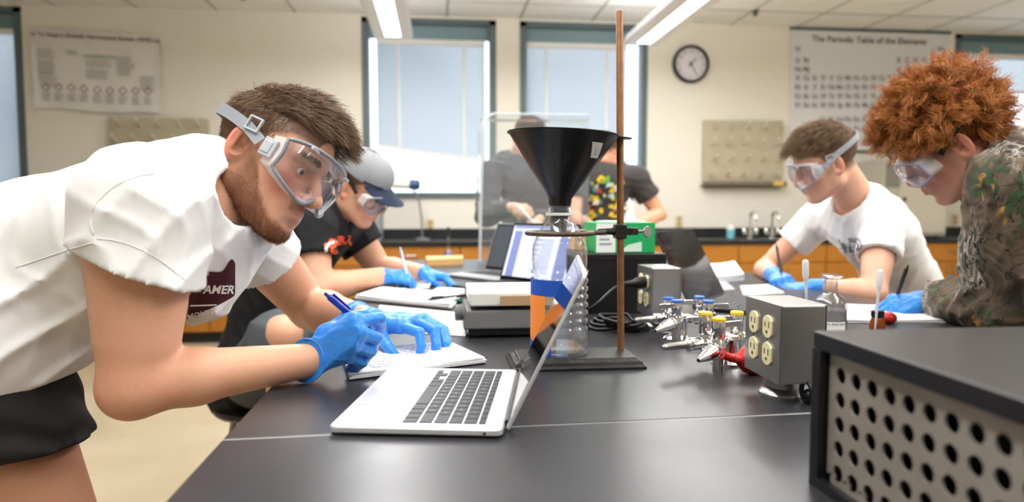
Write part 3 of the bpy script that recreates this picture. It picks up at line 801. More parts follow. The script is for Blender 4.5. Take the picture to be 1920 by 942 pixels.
# plug and cable from the far box
fp = np.array([.503 - .0375, 1.522, TZ]); m_rub = mat('black_rubber', S('#131314'), .45)
t = thing('power_cable', (.40, 1.52, TZ), 'black power cable with plug coiled on the bench beside the steel box', 'cable')
pc = fp + (0, -.0215, .105)
MB().lathe([(.0125, .0), (.0135, .006), (.0125, .022), (.008, .03), (.006, .05)], pc, (-1, 0, -.08), 14).build('plug', m_rub, t)
pts = [pc + (-.045, 0, -.004), pc + (-.075, -.01, -.012), pc + (-.115, -.02, -.045)]
pts += [np.array(q) for q in ((.335, 1.50, .955), (.325, 1.505, .925), (.35, 1.53, .919))]
for k in range(52):
    a = 2.2 + k * .42; w = .8 + .25 * math.sin(k * .9)
    pts.append(np.array([.405 + .063 * w * math.cos(a), 1.497 + .055 * w * math.sin(a), .9175 + .007 * (k // 14) + .002 * math.sin(k * 1.7)]))
pts += [np.array([.44, 1.61, .92]), np.array([.40, 1.66, .918])]
def smoothpath(p, n=4):
    p = [np.array(q, float) for q in p]; o = []
    for i in range(len(p) - 1):
        a, b, c, d = p[max(i - 1, 0)], p[i], p[i + 1], p[min(i + 2, len(p) - 1)]
        for j in range(n):
            s = j / n; o.append(.5 * (2 * b + (c - a) * s + (2 * a - 5 * b + 4 * c - d) * s * s + (3 * b - a - 3 * c + d) * s ** 3))
    return o + [p[-1]]
MB().tube(smoothpath(pts), .0042, 8).build('cord', m_rub, t, smooth=180)

# ------------------------------------------------------------------ gas turrets
m_yel = mat('yellow_cap', S('#f2c21c'), .35); m_blu = mat('blue_cap', S('#2c62b8'), .35)
def turret(c, valves, capm, label):
    """valves: (cap centre, nozzle direction, lever direction, serrated, column)"""
    t = thing('gas_turret', (c[0], c[1], TZ), label, 'valve', 'chrome gas turrets in the middle of the bench'); c = np.array([c[0], c[1], TZ])
    MB().lathe([(.030, 0), (.030, .004), (.024, .008), (.0215, .012), (.0215, .042), (.024, .046), (.022, .052), (.012, .056)], c, n=24).build('base_column', m_chrome, t)
    hub = c + (0, 0, .047)
    for cp, nd, lv, ser, colm in valves:
        cp = np.array(cp, float); kz = max(1, np.linalg.norm(nd) / (.065 if ser else .0565)); kz = kz if kz < 2 else 1; nd = nrm(nd); lv = nrm(lv); zb = .913 + .040
        o = np.array([cp[0], cp[1], zb])
        v = MB().lathe([(.0105, -.013), (.0125, -.009), (.0125, .009), (.0105, .012), (.0095, .018)], o, n=18)
        v.cyl(hub, o, .009, n=12); v.ball(o, .0135)
        body = v.build('valve_body', m_chrome, t)
        zt = cp[2]
        MB().lathe([(.0095, zb - zt + .015), (.0112, zb - zt + .018), (.0115, -.003), (.0108, -.0015)], cp, n=18).build('bonnet', m_chrome, body)
        MB().lathe([(.0116, -.0025), (.0118, .0012), (.0105, .003), (.004, .0034)], cp, n=20).build('cap', capm, body)
        e = np.cross((0, 0, 1), lv)
        MB().prism([(.006, -.0045), (.012, -.005), (.038, -.006), (.042, -.0045), (.042, .004), (.038, .0055), (.012, .004), (.006, .003)], lv, (0, 0, 1), e, .004, cp + (0, 0, -.0085) - e * .002).build('lever', m_chrome, body, bevel=.0008)
        if ser:
            pr = [(.0095, .008), (.0105, .012), (.0105, .026), (.007, .029)]; z = .031
            while z < .062: pr += [(.0062 - (z - .031) * .035, z), (.0042, z + .003)]; z += .0036
            pr += [(.0042, z), (.0026, z + .003)]
        else: pr = [(.0095, .008), (.012, .012), (.0125, .022), (.0112, .026), (.0108, .030), (.0035, .056), (.0028, .0565)]
        pr = [(r_ * (1 + (kz - 1) * .5), z_ * kz) for r_, z_ in pr]
        MB().lathe(pr, o, nd, 18).build('nozzle', m_chrome, body)
        if not ser: MB().lathe([(.0019, 0), (.0019, .0006)], o + nd * .0566 * kz, nd, 10).build('outlet_hole', m_black, body)
        if colm: MB().cyl((o[0], o[1], TZ), (o[0], o[1], zb - .01), .0095, n=16).build('support_column', m_chrome, t)
    return t
def at(u, v, Y): return P(u, v, Y)
yA, yB, yC = at(1348, 599, 1.095), at(1323, 588, 1.135), at(1382, 587, 1.165)
tA, tB = at(1310, 647, 1.055), at(1243, 619, 1.105)
fl = lambda v: np.array([v[0], v[1], 0.])
turret((.505, 1.145), [(yA, fl(tA - yA) + (0, 0, -.012), (1, .12, .0), False, True), (yB, fl(tB - yB), (-.9, -.35, 0), True, False), (yC, (.9, .5, 0), (-.95, -.2, 0), True, False)], m_yel, 'chrome gas turret with yellow valve caps, beside the steel outlet box')
bA, bB, bC, bD = at(1269, 565, 1.345), at(1253, 560, 1.40), at(1311, 558, 1.405), at(1328, 566, 1.34)
turret((.492, 1.37), [(bA, fl(at(1229, 610, 1.305) - bA) + (0, 0, -.01), (-.9, -.3, 0), False, True), (bB, fl(at(1191, 586, 1.38) - bB), (.9, .3, 0), True, False), (bC, (.8, .6, 0), (-.9, -.35, 0), True, False), (bD, (.85, -.4, 0), (.95, -.1, 0), False, False)], m_blu, 'chrome gas turret with blue valve caps, before the far steel box')

# ------------------------------------------------------------------ ring stand, bottle, funnel
m_iron = mat('cast_iron_black', S('#141416'), .35, noise=(25, .9, 5, S('#2e2d2b')), bump=(120, .5, 4, .002)); m_rust = mat('rusty_rod', S('#6b4428'), .5, .35, noise=(40, .9, 5, S('#8a6038')), bump=(300, .2, 3, .001))
m_ringm = mat('ring_iron', S('#5f5142'), .5, .5, noise=(60, .7, 4, S('#473a2f')))
t = thing('ring_stand', (.24, 1.18, TZ), 'black cast iron stand with a tall rusty rod and ring clamp', 'stand')
x0, x1, y0, y1 = .122, .352, 1.121, 1.235
b = MB(); ins = [(0, 0), (0, .004), (.004, .007), (.006, .012), (.012, .0155), (.014, .018)]
V = []; F = []
for i, z in ins: V += [(x0 + i, y0 + i, TZ + z), (x1 - i, y0 + i, TZ + z), (x1 - i, y1 - i, TZ + z), (x0 + i, y1 - i, TZ + z)]
for k in range(len(ins) - 1): F += [(4 * k + j, 4 * k + (j + 1) % 4, 4 * k + 4 + (j + 1) % 4, 4 * k + 4 + j) for j in range(4)]
F += [(3, 2, 1, 0), tuple(range(4 * len(ins) - 4, 4 * len(ins)))]
b.add(V, F).build('base', m_iron, t, smooth=0, bevel=.0012)
rb = P(1164, 664, 1.197); rt = P(1161.5, 21, 1.187); rb[2] = TZ + .015; rx = rb[0]
MB().lathe([(.0062, 0), (.0062, rt[2] - rb[2] - .001), (.0055, rt[2] - rb[2])], rb, rt - rb, 16).build('rod', m_rust, t)
ring_z = P(1100, 437, 1.187)[2]; bc = np.array([P(1049, 640, 1.182)[0], 1.182, TZ + .0182])
rc = np.array([P(1049, 437, 1.187)[0], 1.184, ring_z])
q = [rc + (.0575 * math.cos(a), .0575 * math.sin(a), 0) for a in np.linspace(0, 2 * PI, 40, endpoint=False)]
rg = MB().tube(q, .0042, 10, True).tube([rc + (.0575, 0, 0), rc + (.075, .003, .0005), rc + (.083, .004, .001)], .0042, 8).build('ring', m_ringm, t, smooth=60)
cl = np.array([rx, rb[1], ring_z + .002])
k = MB().lathe([(.0045, -.045), (.006, -.02), (.0085, -.012), (.0085, .0)], cl + (.0, -.0, 0), (1, 0, .0), 12)
k.box(cl + (-.004, .0, 0), (.02, .024, .026)); k.box(cl + (.016, 0, 0), (.024, .016, .013))
k.build('clamp', m_iron, t, bevel=.002)
s_ = MB().cyl(cl + (.02, 0, 0), cl + (.043, 0, 0), .0032, n=10).build('clamp_screw', m_steel, t)
MB().lathe([(.0095, -.0016), (.0105, 0), (.0095, .0016)], cl + (.046, -.001, -.001), (.45, -.9, .1), 18).build('thumb_grip', m_steel, s_)

m_pet = bpy.data.materials.new('clear_bottle'); m_pet.use_nodes = True
_nt = m_pet.node_tree; _nt.nodes.clear(); _o = _nt.nodes.new('ShaderNodeOutputMaterial'); _t = _nt.nodes.new('ShaderNodeBsdfTransparent'); _t.inputs[0].default_value = (.95, .965, .97, 1)
_g = _nt.nodes.new('ShaderNodeBsdfGlossy'); _g.inputs['Roughness'].default_value = .06; _f = _nt.nodes.new('ShaderNodeMath'); _f.operation = 'POWER'; _f.inputs[1].default_value = 2.6; _lw = _nt.nodes.new('ShaderNodeLayerWeight'); _lw.inputs[0].default_value = .5; _nt.links.new(_lw.outputs['Facing'], _f.inputs[0])
_cr = _nt.nodes.new('ShaderNodeMapRange'); _cr.inputs[1].default_value = .0; _cr.inputs[2].default_value = 1; _cr.inputs[3].default_value = .05; _cr.inputs[4].default_value = .9
_mx = _nt.nodes.new('ShaderNodeMixShader'); _nt.links.new(_f.outputs[0], _cr.inputs[0]); _nt.links.new(_cr.outputs[0], _mx.inputs[0]); _df = _nt.nodes.new('ShaderNodeBsdfDiffuse'); _df.inputs[0].default_value = (.92, .94, .95, 1); _m2 = _nt.nodes.new('ShaderNodeMixShader'); _m2.inputs[0].default_value = .06; _nt.links.new(_t.outputs[0], _m2.inputs[1]); _nt.links.new(_df.outputs[0], _m2.inputs[2]); _nt.links.new(_m2.outputs[0], _mx.inputs[1]); _nt.links.new(_g.outputs[0], _mx.inputs[2]); _nt.links.new(_mx.outputs[0], _o.inputs[0])
pxm = 1.175 / FPX
def bz(v): return P(1049, v, 1.177)[2] - bc[2]
t = thing('plastic_bottle', bc, 'clear plastic bottle under the black funnel with blue and orange tape', 'bottle')
prof = [(.036, .001), (.047, .002), (.0495, .006), (.0505, .012), (.0505, bz(645)), (.0485, bz(641)), (.0485, bz(638)), (.0505, bz(634)), (.050, bz(625))]
v = 618
while v > 500: prof += [(.0503, bz(v)), (.0503, bz(v - 5)), (.0472, bz(v - 8)), (.0472, bz(v - 11))]; v -= 15
prof += [(.0488, bz(488)), (.0475, bz(475)), (.0475, bz(466)), (.045, bz(455)), (.0405, bz(443)), (.034, bz(430)), (.027, bz(420)), (.0215, bz(414)), (.0205, bz(409))]
pr2 = [(.0205, bz(409)), (.0205, bz(402)), (.0245, bz(401)), (.0245, bz(398)), (.0205, bz(397)), (.0195, bz(396)), (.0208, bz(394.5)), (.0195, bz(393)), (.0208, bz(391.5)), (.0195, bz(390)), (.0195, bz(386.5))]
def bottlebody():
    n = 48; V = []; F = []
    for r, z in prof:
        for j in range(n):
            a = 2 * PI * j / n; rr = r
            z01 = z / bz(385)
            if .60 < z01 < .9: rr = r * (1 + .022 * math.cos(8 * a) * math.sin(PI * (z01 - .6) / .3))          # fluted shoulder
            if .15 < z01 < .6 and abs((a - 5.1 + PI) % (2 * PI) - PI) < .45: rr = r * .985       # grip panel
            V.append((rr * math.cos(a), rr * math.sin(a), z))
    for i in range(len(prof) - 1):
        for j in range(n): k = (j + 1) % n; F.append((i * n + j, i * n + k, i * n + n + k, i * n + n + j))
    F.append(tuple(range(n - 1, -1, -1)))
    return MB(o=bc).add(V, F)
body = bottlebody().build('body', m_pet, t, smooth=50)
MB(o=bc).lathe(pr2, n=32, capa=False, capb=False).build('threaded_neck', m_pet, t, smooth=40)
MB(o=bc).lathe([(.0208, bz(405)), (.0252, bz(404)), (.0252, bz(400)), (.0208, bz(399))], n=32, capa=False, capb=False).build('neck_band', m_white, t, smooth=40)
MB(o=bc).lathe([(.035, .003), (.0465, .004), (.0488, .008), (.0492, bz(648))], n=32).build('water', clear_mat('water', (.86, .88, .9), .2), t, smooth=40)
m_btape = mat('blue_tape', S('#1450b4'), .55); m_otape = mat('orange_tape', S('#f68c2e'), .55)
def tape(a0, a1, v0, v1, m):
    r = .0513
    def f(i, j):
        a = a0 + (a1 - a0) * i; return bc + np.array([r * math.cos(a), r * math.sin(a), bz(v0 + (v1 - v0) * j)])
    MB().grid(f, 14, 1).build('tape', m, t, smooth=60)
A = lambda u: -PI / 2 - math.asin(np.clip((1049 - u) * pxm / .0513, -1, 1)) + .04
tape(PI * .80, A(1048) + 2 * PI, 551, 522, m_btape); tape(PI * .93, A(1012) + 2 * PI, 636, 551, m_otape); tape(PI * .93, A(1022) + 2 * PI, 661, 630, m_btape)

# funnel
m_fun = mat('black_funnel', S('#0f1012'), .3, spec=.45)
fc = P(1054, 254, 1.184); tz = P(1050, 372, 1.182)[2]; bcx = np.array([bc[0], bc[1]])
t = thing('black_funnel', (bc[0], bc[1], tz), 'large black plastic funnel with a small white sticker, set in the bottle', 'funnel')
ax = nrm(np.array([fc[0] - bc[0], fc[1] - bc[1], fc[2] - tz])); L = np.linalg.norm(fc - np.array([bc[0], bc[1], tz]))
ax = nrm(np.array([.018, 0, 1])); o = np.array([bc[0], bc[1], tz]); R = .0945; tilt = frame(nrm((1, 0, -.045)), None, (0, 0, 1))
prf = [(.0125, -.060), (.0140, -.055), (.0175, -.014), (.0195, -.012), (.0205, 0), (.026, .008)]
prf = [(r, z) for r, z in prf] + [(.026 + (R - .026) * f, .008 + (L - .008) * f) for f in np.linspace(.1, 1, 10)] + [(R + .0025, L), (R + .0025, L + .002), (R - .002, L + .002)]
inn = [(R - .002 - (R - .026) * f, L + .002 - (L - .008) * f) for f in np.linspace(.05, 1, 8)] + [(.018, .0), (.0105, -.06)]
fb = MB(R=tilt, o=o).lathe(prf + inn, n=56, capa=False, capb=False); n56 = 56; m_ = len(prf + inn)
fb.build('cone', m_fun, t, smooth=50)
MB(R=tilt, o=o).prism([(R - .004, -.016), (R + .018, -.012), (R + .026, -.005), (R + .026, .005), (R + .018, .012), (R - .004, .016)], (1, 0, 0), (0, 1, 0), (0, 0, 1), .0025, (0, 0, L - .0005)).build('hang_tab', m_fun, t, smooth=0)
def sticker(i, j):
    f = .60 + .24 * j; a = -.92 + .30 * (i - .5) - .16 * (j - .5); r = .026 + (R - .026) * f + .0008
    return o + tilt @ np.array([r * math.cos(a), r * math.sin(a), .008 + (L - .008) * f])
st = MB().grid(sticker, 6, 6).build('sticker', mat('sticker_paper', S('#d9d9d7'), .6), t, smooth=60)
mk = MB(); rs = np.random.RandomState(2)
for _ in range(16):
    i, j = rs.uniform(.2, .75), rs.uniform(.2, .75); p0, p1 = sticker(i, j), sticker(i + .1, j); p2 = sticker(i + .1, j + .03); p3 = sticker(i, j + .03); nn = nrm(np.cross(p1 - p0, p3 - p0)); nn = nn if np.dot(nn, p0 - o) * 1 > 0 else -nn
    mk.add([p + nn * .0006 for p in (p0, p1, p2, p3)], [(0, 1, 2, 3)])
mk.build('print_mark', mat('faint_ink', S('#8f8f8f'), .7), st, smooth=0)
# ------------------------------------------------------------------ laptops
m_alu = mat('aluminium', S('#d3d3d4'), .36, .35); m_key = mat('key_black', S('#2b2c30'), .5); m_legend = mat('key_legend', S('#a9abb0'), .6)
m_dark = mat('dark_laptop', S('#1d1e21'), .38); m_screen_off = mat('glossy_black', S('#0b0b0d'), .06); m_midgrey = mat('laptop_grey', S('#a7a9ad'), .4, .3)
def laptop(o, ex, ey, w, dp, ang, label, shell, deck, screen, fine=False, doc=False):
    """o: hinge corner; ex along the hinge; ey from hinge towards the user; the lid opens by ang degrees"""
    o = np.array(o, float); ex = nrm(ex); ey = nrm(ey); ez = np.array([0, 0, 1.]); th = .0115
    c = o + ex * w / 2 + ey * dp / 2; t = thing('laptop', (c[0], c[1], TZ), label, 'laptop', 'open laptops on the bench')
    R = np.stack([ex, ey, np.cross(ex, ey)], 1); sg = R[2, 2]      # +1 or -1
    def slabr(h0, h1, x0, x1, y0, y1, r, seg=5):
        p = []
        for cx, cy, a0 in ((x1 - r, y0 + r, -PI / 2), (x1 - r, y1 - r, 0), (x0 + r, y1 - r, PI / 2), (x0 + r, y0 + r, PI)):
            for q in range(seg + 1): a = a0 + PI / 2 * q / seg; p.append((cx + r * math.cos(a), cy + r * math.sin(a)))
        return MB().prism(p, ex, ey, ez, h1 - h0, o + ez * h0)
    base = slabr(.0025, th, 0, w, 0, dp, .010).build('base', deck, t, smooth=40, bevel=.0022)
    for fx in (.03, w - .03):
        for fy in (.02, dp - .02): MB().cyl(o + ex * fx + ey * fy, o + ex * fx + ey * fy + ez * .003, .006, n=10).build('rubber_foot', m_rub, t)
    # lid
    a = math.radians(ang); ly = ey * math.cos(a) + ez * math.sin(a); ln = -np.cross(ex, ly) * sg       # towards the user side
    ho = o + ez * th * .8 - ey * .002; lt = .0045
    def lid_pt(x, y, n=0): return ho + ex * x + ly * y + ln * n
    p = []
    r = .010; x0, x1, y0, y1 = 0, w, .004, dp
    for cx, cy, a0 in ((x1 - r, y0 + .002, -PI / 2), (x1 - r, y1 - r, 0), (x0 + r, y1 - r, PI / 2), (x0 + r, y0 + .002, PI)):
        rr = r if cy > .1 else .002
        for q in range(6): aa = a0 + PI / 2 * q / 5; p.append((cx + (r if rr == r else .002) * math.cos(aa) + (0 if rr == r else (r - .002) * (1 if cx > w / 2 else -1)), cy + rr * math.sin(aa)))
    lid = MB().prism(p, ex, ly, -ln, lt, ho).build('lid', shell, t, smooth=40, bevel=.001)
    bz_ = MB(); q = [lid_pt(.003, .008, .0003), lid_pt(w - .003, .008, .0003), lid_pt(w - .003, dp - .004, .0003), lid_pt(.003, dp - .004, .0003)]
    bz_.add(q, [(0, 1, 2, 3)]).build('bezel', m_screen_off, lid, smooth=0)
    q = [lid_pt(.009, .02, .0006), lid_pt(w - .009, .02, .0006), lid_pt(w - .009, dp - .011, .0006), lid_pt(.009, dp - .011, .0006)]
    sc = MB().add(q, [(0, 1, 2, 3)]).build('screen', screen, lid, smooth=0)
    MB().tube([lid_pt(.03, .002, -.001), lid_pt(w - .03, .002, -.001)], .0042, 8).build('hinge', m_black, t)
    if doc:
        d = MB()
        def rect(xa, ya, xb, yb): d.add([lid_pt(xa, ya, .0009), lid_pt(xb, ya, .0009), lid_pt(xb, yb, .0009), lid_pt(xa, yb, .0009)], [(0, 1, 2, 3)])
        rect(w - .014, dp - .012, .014, dp - .022); rect(.02, .02, .075, dp - .03); rect(w - .02, .02, w - .06, dp - .03)
        for k in range(14): rect(.1, .04 + k * .009, .1 + .13 * (.7 + .3 * math.sin(k * 3)), .043 + k * .009)
        d.build('window_print', mat('screen_blue_grey', S('#7b86b8'), .4, emit=S('#7b86b8'), estr=.35), lid, smooth=0)
    # keyboard
    def top(x, y, z=0): return o + ex * x + ey * y + ez * (th + z)
    kx0, kx1 = .018, w - .018; km = {}
    ky = .022; rows = [(13, .0105)] + [(14, .0185), (14, .0185), (13, .0185), (12, .0185), (10, .0205)]
    tot = kx1 - kx0; kcount = 0; rest = MB()
    for ri, (nk, hgt) in enumerate(rows):
        ws = [1.] * nk
        if ri == 1: ws[-1] = 1.5
        if ri == 2: ws[0] = 1.5
        if ri == 3: ws[0] = 1.8; ws[-1] = 1.8
        if ri == 4: ws[0] = 2.3; ws[-1] = 2.3
        if ri == 5: ws = [1, 1, 1, 1.25, 5, 1.25, 1, 1, 1, 1]
        u = tot / sum(ws); x = kx0
        for wi, wd_ in enumerate(ws):
            a0, a1 = x + .0012, x + wd_ * u - .0012; b0, b1 = ky + .0011, ky + hgt - .0011; x += wd_ * u
            if sg < 0 or True:
                # the user sits at +ey: his left is at -ex side when sg>0
                pass
            if ri == 5 and wi in (7, 9): b0 = (b0 + b1) / 2 + .0005
            if fine:
                key = (round(a1 - a0, 4), round(b1 - b0, 4))
                if key not in km:
                    m = MB().hull8([(0, 0, 0), (a1 - a0, 0, 0), (a1 - a0, b1 - b0, 0), (0, b1 - b0, 0)], [(.0007, .0007, .0011), (a1 - a0 - .0007, .0007, .0011), (a1 - a0 - .0007, b1 - b0 - .0007, .0011), (.0007, b1 - b0 - .0007, .0011)])
                    if key[1] > .012 and key[0] < .03: 
                        cx, cy = (a1 - a0) / 2, (b1 - b0) / 2
                    m.v = [list(ex * vv[0] + ey * vv[1] + ez * vv[2]) for vv in m.v]; 
                    km[key] = m.mesh('key', smooth=0); km[key].materials.append(m_key)
                k = link(km[key], 'key', None, base); k.location = top(a0, b0) - wloc(base)
                if ri in (1, 2, 3, 4) and wi < 12:
                    ch = ['`1234567890-', 'QWERTYUIOP[]', 'ASDFGHJKL;', 'ZXCVBNM,./'][ri - 1]; off = [0, 1, 1, 1][ri - 1]
                    if off <= wi < off + len(ch):
                        tb = text_mb(ch[wi - off], .0062, ex, -ey, top((a0 + a1) / 2, (b0 + b1) / 2, .0013), 0.)
                        rest.add(tb.v, tb.f)
            else: rest.hull8([top(a0, b0), top(a1, b0), top(a1, b1), top(a0, b1)], [top(a0, b0, .001), top(a1, b0, .001), top(a1, b1, .001), top(a0, b1, .001)])
        ky += hgt
    if rest.v: rest.build('key_legend_print' if fine else 'keyboard', m_legend if fine else m_key, base, smooth=0, kind='stuff')
    tx0, tx1 = w * .3, w * .7
    MB().add([top(tx0, dp * .58, .0003), top(tx1, dp * .58, .0003), top(tx1, dp * .96, .0003), top(tx0, dp * .96, .0003)], [(0, 1, 2, 3)]).build('trackpad', mat('trackpad', S('#c9cacb'), .3, .3) if fine else deck, base, smooth=0)
    if fine:
        MB().lo((0, 0, 0), (0, 0, 0)) if False else None
        e = o + ey * .022 + ez * (th * .55)
        MB().lathe([(.0018, 0), (.0018, .0004)], e - ex * .0002, -ex, 10).build('audio_jack', m_black, base)
        MB().box(top(w / 2, dp - .001, -.0003), (.001, .001, .001), None)
    return t
# silver laptop in front: hinge from near-right to far-right, user side towards -x
nl, nr, br = T(614, 812, TZ + .008), T(943, 812, TZ + .008), T(968, 704, TZ + .010)
ex = fl(br - nr); ey_ = fl(nl - nr); ey_ = ey_ - nrm(ex) * np.dot(ey_, nrm(ex))
o = np.array([nr[0], nr[1], TZ])
laptop(o, ex, ey_, .304, .212, 116, 'open silver laptop with black keys in front of the writing hands', m_alu, m_alu, m_screen_off, fine=True)
# far pair facing the capped student
m_lit = mat('lit_document', S('#d7dcf2'), .3, emit=S('#c3caf0'), estr=.75)
a = T(935, 531); dvec = nrm((.62, -.80, 0)); near = a + dvec * .32
laptop(near, -dvec, (-.80, -.62, 0), .32, .22, 110, 'dark laptop with a lit document on its screen behind the bottle', m_dark, m_dark, m_lit, doc=True)
a = T(907, 512); dvec = nrm((.62, -.78, 0)); near = a + dvec * .30
laptop(near, -dvec, (-.78, -.62, 0), .30, .21, 112, 'grey laptop with a dark screen behind the lit laptop', m_midgrey, m_midgrey, mat('screen_grey', S('#4a5158'), .15))
# black laptop with its back to the camera, facing the speaking student
n0, f0 = T(1290, 577), T(1338, 560); dvec = nrm(fl(f0 - n0)); 
laptop(f0 + dvec * .03 + np.array([.03, .0, 0]), -dvec, (dvec[1], -dvec[0], 0), .31, .225, 118, 'black laptop seen from behind, beside the green box', m_dark, m_dark, m_screen_off)

# ------------------------------------------------------------------ papers and notebooks
m_pageink = mat('page_print', S('#9b9bb0'), .8)
def sheet_stack(name, q, th, label, cat, n=1, lines=0, m=None, curl=0., group=None, z0=TZ, seed=0, cover=None):
    """q: four corner points on the bench, near-left, near-right, far-right, far-left"""
    q = [np.array(p, float) for p in q]; c = sum(q) / 4; t = thing(name, (c[0], c[1], z0), label, cat, group); rs = np.random.RandomState(seed)
    z = z0 + .0006
    if cover:
        MB().hull8([np.array([p[0], p[1], z]) for p in q], [np.array([p[0], p[1], z + .0018]) for p in q]).build('cover', cover, t, smooth=0); z += .002
    for k in range(n):
        a = rs.uniform(-.025, .025) if k else 0; sh = rs.uniform(-.006, .006, 2) if k else np.zeros(2); hh = th / n
        pq = []
        for p in q:
            d = (p - c)[:2]; pq.append(np.array([c[0] + d[0] * math.cos(a) - d[1] * math.sin(a) + sh[0], c[1] + d[0] * math.sin(a) + d[1] * math.cos(a) + sh[1]]))
        def surf(i, j, up, pq=pq, z=z, hh=hh, k=k):
            xy = (pq[0] * (1 - i) + pq[1] * i) * (1 - j) + (pq[3] * (1 - i) + pq[2] * i) * j
            w = curl * (abs(i - .5) * 2) ** 2 * (.4 + .6 * j) * (k == n - 1)
            return np.array([xy[0], xy[1], z + (hh if up else 0) + w])
        b = MB(); b.grid(lambda i, j: surf(i, j, True), 8, 6); g2 = MB(); g2.grid(lambda i, j: surf(i, 1 - j, False), 8, 6); b.add(g2.v, g2.f)
        for (i0, j0), (i1, j1) in (((0, 0), (1, 0)), ((1, 0), (1, 1)), ((1, 1), (0, 1)), ((0, 1), (0, 0))):
            b.grid(lambda i, j: surf(i0 + (i1 - i0) * i, j0 + (j1 - j0) * i, j > .5), 8, 1)
        b.build('page_block' if n == 1 else 'sheet', m or m_paper, t, smooth=30)
        if lines and k == n - 1:
            L = MB()
            for r in range(lines):
                j = .12 + .76 * r / lines
                x = .1
                while x < .86:
                    w = rs.uniform(.02, .08)
                    if rs.rand() < .8: L.add([surf(x, j, True) + (0, 0, .0005), surf(x + w, j, True) + (0, 0, .0005), surf(x + w, j + .014, True) + (0, 0, .0005), surf(x, j + .014, True) + (0, 0, .0005)], [(0, 1, 2, 3)])
                    x += w + .015
            L.build('print', m_pageink, t, smooth=0, kind='stuff')
        z += hh + .0003
    return t
NB = [T(655, 715), T(910, 683), T(838, 651), T(640, 667)]
nb = sheet_stack('notebook', NB, .007, 'white notebook of printed pages under the gloved hands of the bent student', 'notebook', n=3, lines=16, curl=.004, cover=mat('navy_cover', S('#23264a'), .5))
sheet_stack('open_binder', [T(668, 564), T(846, 581), T(868, 557), T(718, 549)], .012, 'open white binder of papers with a black pen at its edge', 'binder', n=3, curl=.006, seed=2, cover=m_black)
sheet_stack('loose_papers', [T(740, 546), T(800, 545), T(815, 531), T(752, 533)], .006, 'loose white papers under the gloved hands of the capped student', 'papers', n=3, curl=.008, lines=6, seed=4)
sheet_stack('loose_papers', [T(808, 549), T(868, 553), T(868, 544), T(820, 541)], .004, 'thin bluish sheets lying between the capped student and the laptops', 'papers', n=2, seed=5, m=mat('bluish_paper', S('#dbe3ee'), .7))
sheet_stack('loose_papers', [T(695, 620), T(872, 632), T(905, 592), T(712, 574)], .0015, 'thin white sheet in place of window glare on the bench by the spread hand', 'papers', n=1, seed=6)  # white sheet imitates the window glare reflected in the bench top
sheet_stack('open_book', [T(1318, 533), T(1395, 527), T(1372, 503), T(1300, 505)], .022, 'thick open book with white pages behind the black laptop', 'book', n=2, curl=.01, seed=7)
sheet_stack('closed_notebook', [T(1318, 557), T(1378, 551), T(1360, 535), T(1310, 537)], .014, 'thin grey closed notebook beside the black laptop', 'notebook', n=1, m=m_midgrey, seed=8)
sheet_stack('writing_pad', [T(1395, 560), T(1470, 553), T(1440, 538), T(1388, 541)], .008, 'white writing pad by the gloved hand of the speaking student', 'notebook', n=1, seed=9)
sheet_stack('report_sheets', [T(1590, 606), T(1775, 606), T(1745, 577), T(1590, 577)], .006, 'white report sheets under the hand of the camouflage jacket student', 'papers', n=2, curl=.004, seed=10)
wb = [T(800, 500), T(868, 497), T(868, 490), T(798, 492)]
sheet_stack('wooden_board', wb, .03, 'pale wooden board lying at the far end of the bench', 'board', m=mat('pale_wood', S('#cfa56a'), .5), seed=11)

# ------------------------------------------------------------------ pens
def pen(a, b, m, label, clip=True, r=.0045, tipm=None):
    a = np.array(a, float); b = np.array(b, float); d = nrm(b - a); L = np.linalg.norm(b - a); t = thing('pen', b, label, 'pen')
    MB().lathe([(r * .7, 0), (r, .004), (r, L - .014)], a, d, 12).build('barrel', m, t)
    MB().lathe([(r, L - .014), (r * .35, L - .003), (r * .2, L)], a, d, 12).build('tip', tipm or m_steel, t)
    MB().lathe([(r * .45, -.008), (r * .55, -.007), (r * .55, 0)], a, d, 10).build('button', tipm or m, t)
    if clip:
        x = anyperp(d)[0]; x = nrm((0, 0, 1) - d * d[2]); MB().hull8([a + d * .004 + x * r, a + d * .004 + x * (r + .003), a + d * .045 + x * (r + .002), a + d * .045 + x * r], [p + np.cross(d, x) * .003 for p in (a + d * .004 + x * r, a + d * .004 + x * (r + .003), a + d * .045 + x * (r + .002), a + d * .045 + x * r)]).build('clip', m, t, smooth=0)
    return t
m_bpen = mat('blue_pen', S('#1b2f9c'), .25, coat=.5)
pen(P(616, 556, 1.115), P(713, 637, 1.175), m_bpen, 'blue click pen in the gloved hand of the bent student', r=.0055)
pen(T(806, 575) + (0, 0, .02), T(880, 566) + (0, 0, .02), m_black, 'black pen lying along the near edge of the open binder')
pen(P(751, 468, 2.30), P(765, 525, 2.24), mat('white_blue_pen', S('#c9d2ea'), .4), 'pale pen upright in the hand of the capped student')
pen(P(1456, 462, 2.25), P(1466, 520, 2.2), m_dark, 'dark pen in the hand of the speaking student')
pen(P(1701, 503, 1.62), P(1672, 582, 1.66), m_dark, 'black pen with grey grip in the hand of the camouflage jacket student')
t = thing('folded_glasses_case', T(870, 572), 'dark green and black slim case between the binder and the balance', 'case')
MB(R=frame((1, -.25, 0), None, (0, 0, 1)), o=T(885, 570) + (0, 0, .002)).prism([(-.05, 0), (.05, 0), (.055, .008), (.04, .018), (-.035, .014), (-.05, .006)], (1, 0, 0), (0, 0, 1), (0, 1, 0), .03).build('shell', m_rub, t, bevel=.003, smooth=0)
MB(R=frame((1, -.25, 0), None, (0, 0, 1)), o=T(885, 570) + (0, 0, .002)).lo((-.045, -.002, .005), (-.01, .0, .011)).build('stripe', mat('green_stripe', S('#2e8b6a'), .4), t, smooth=0)

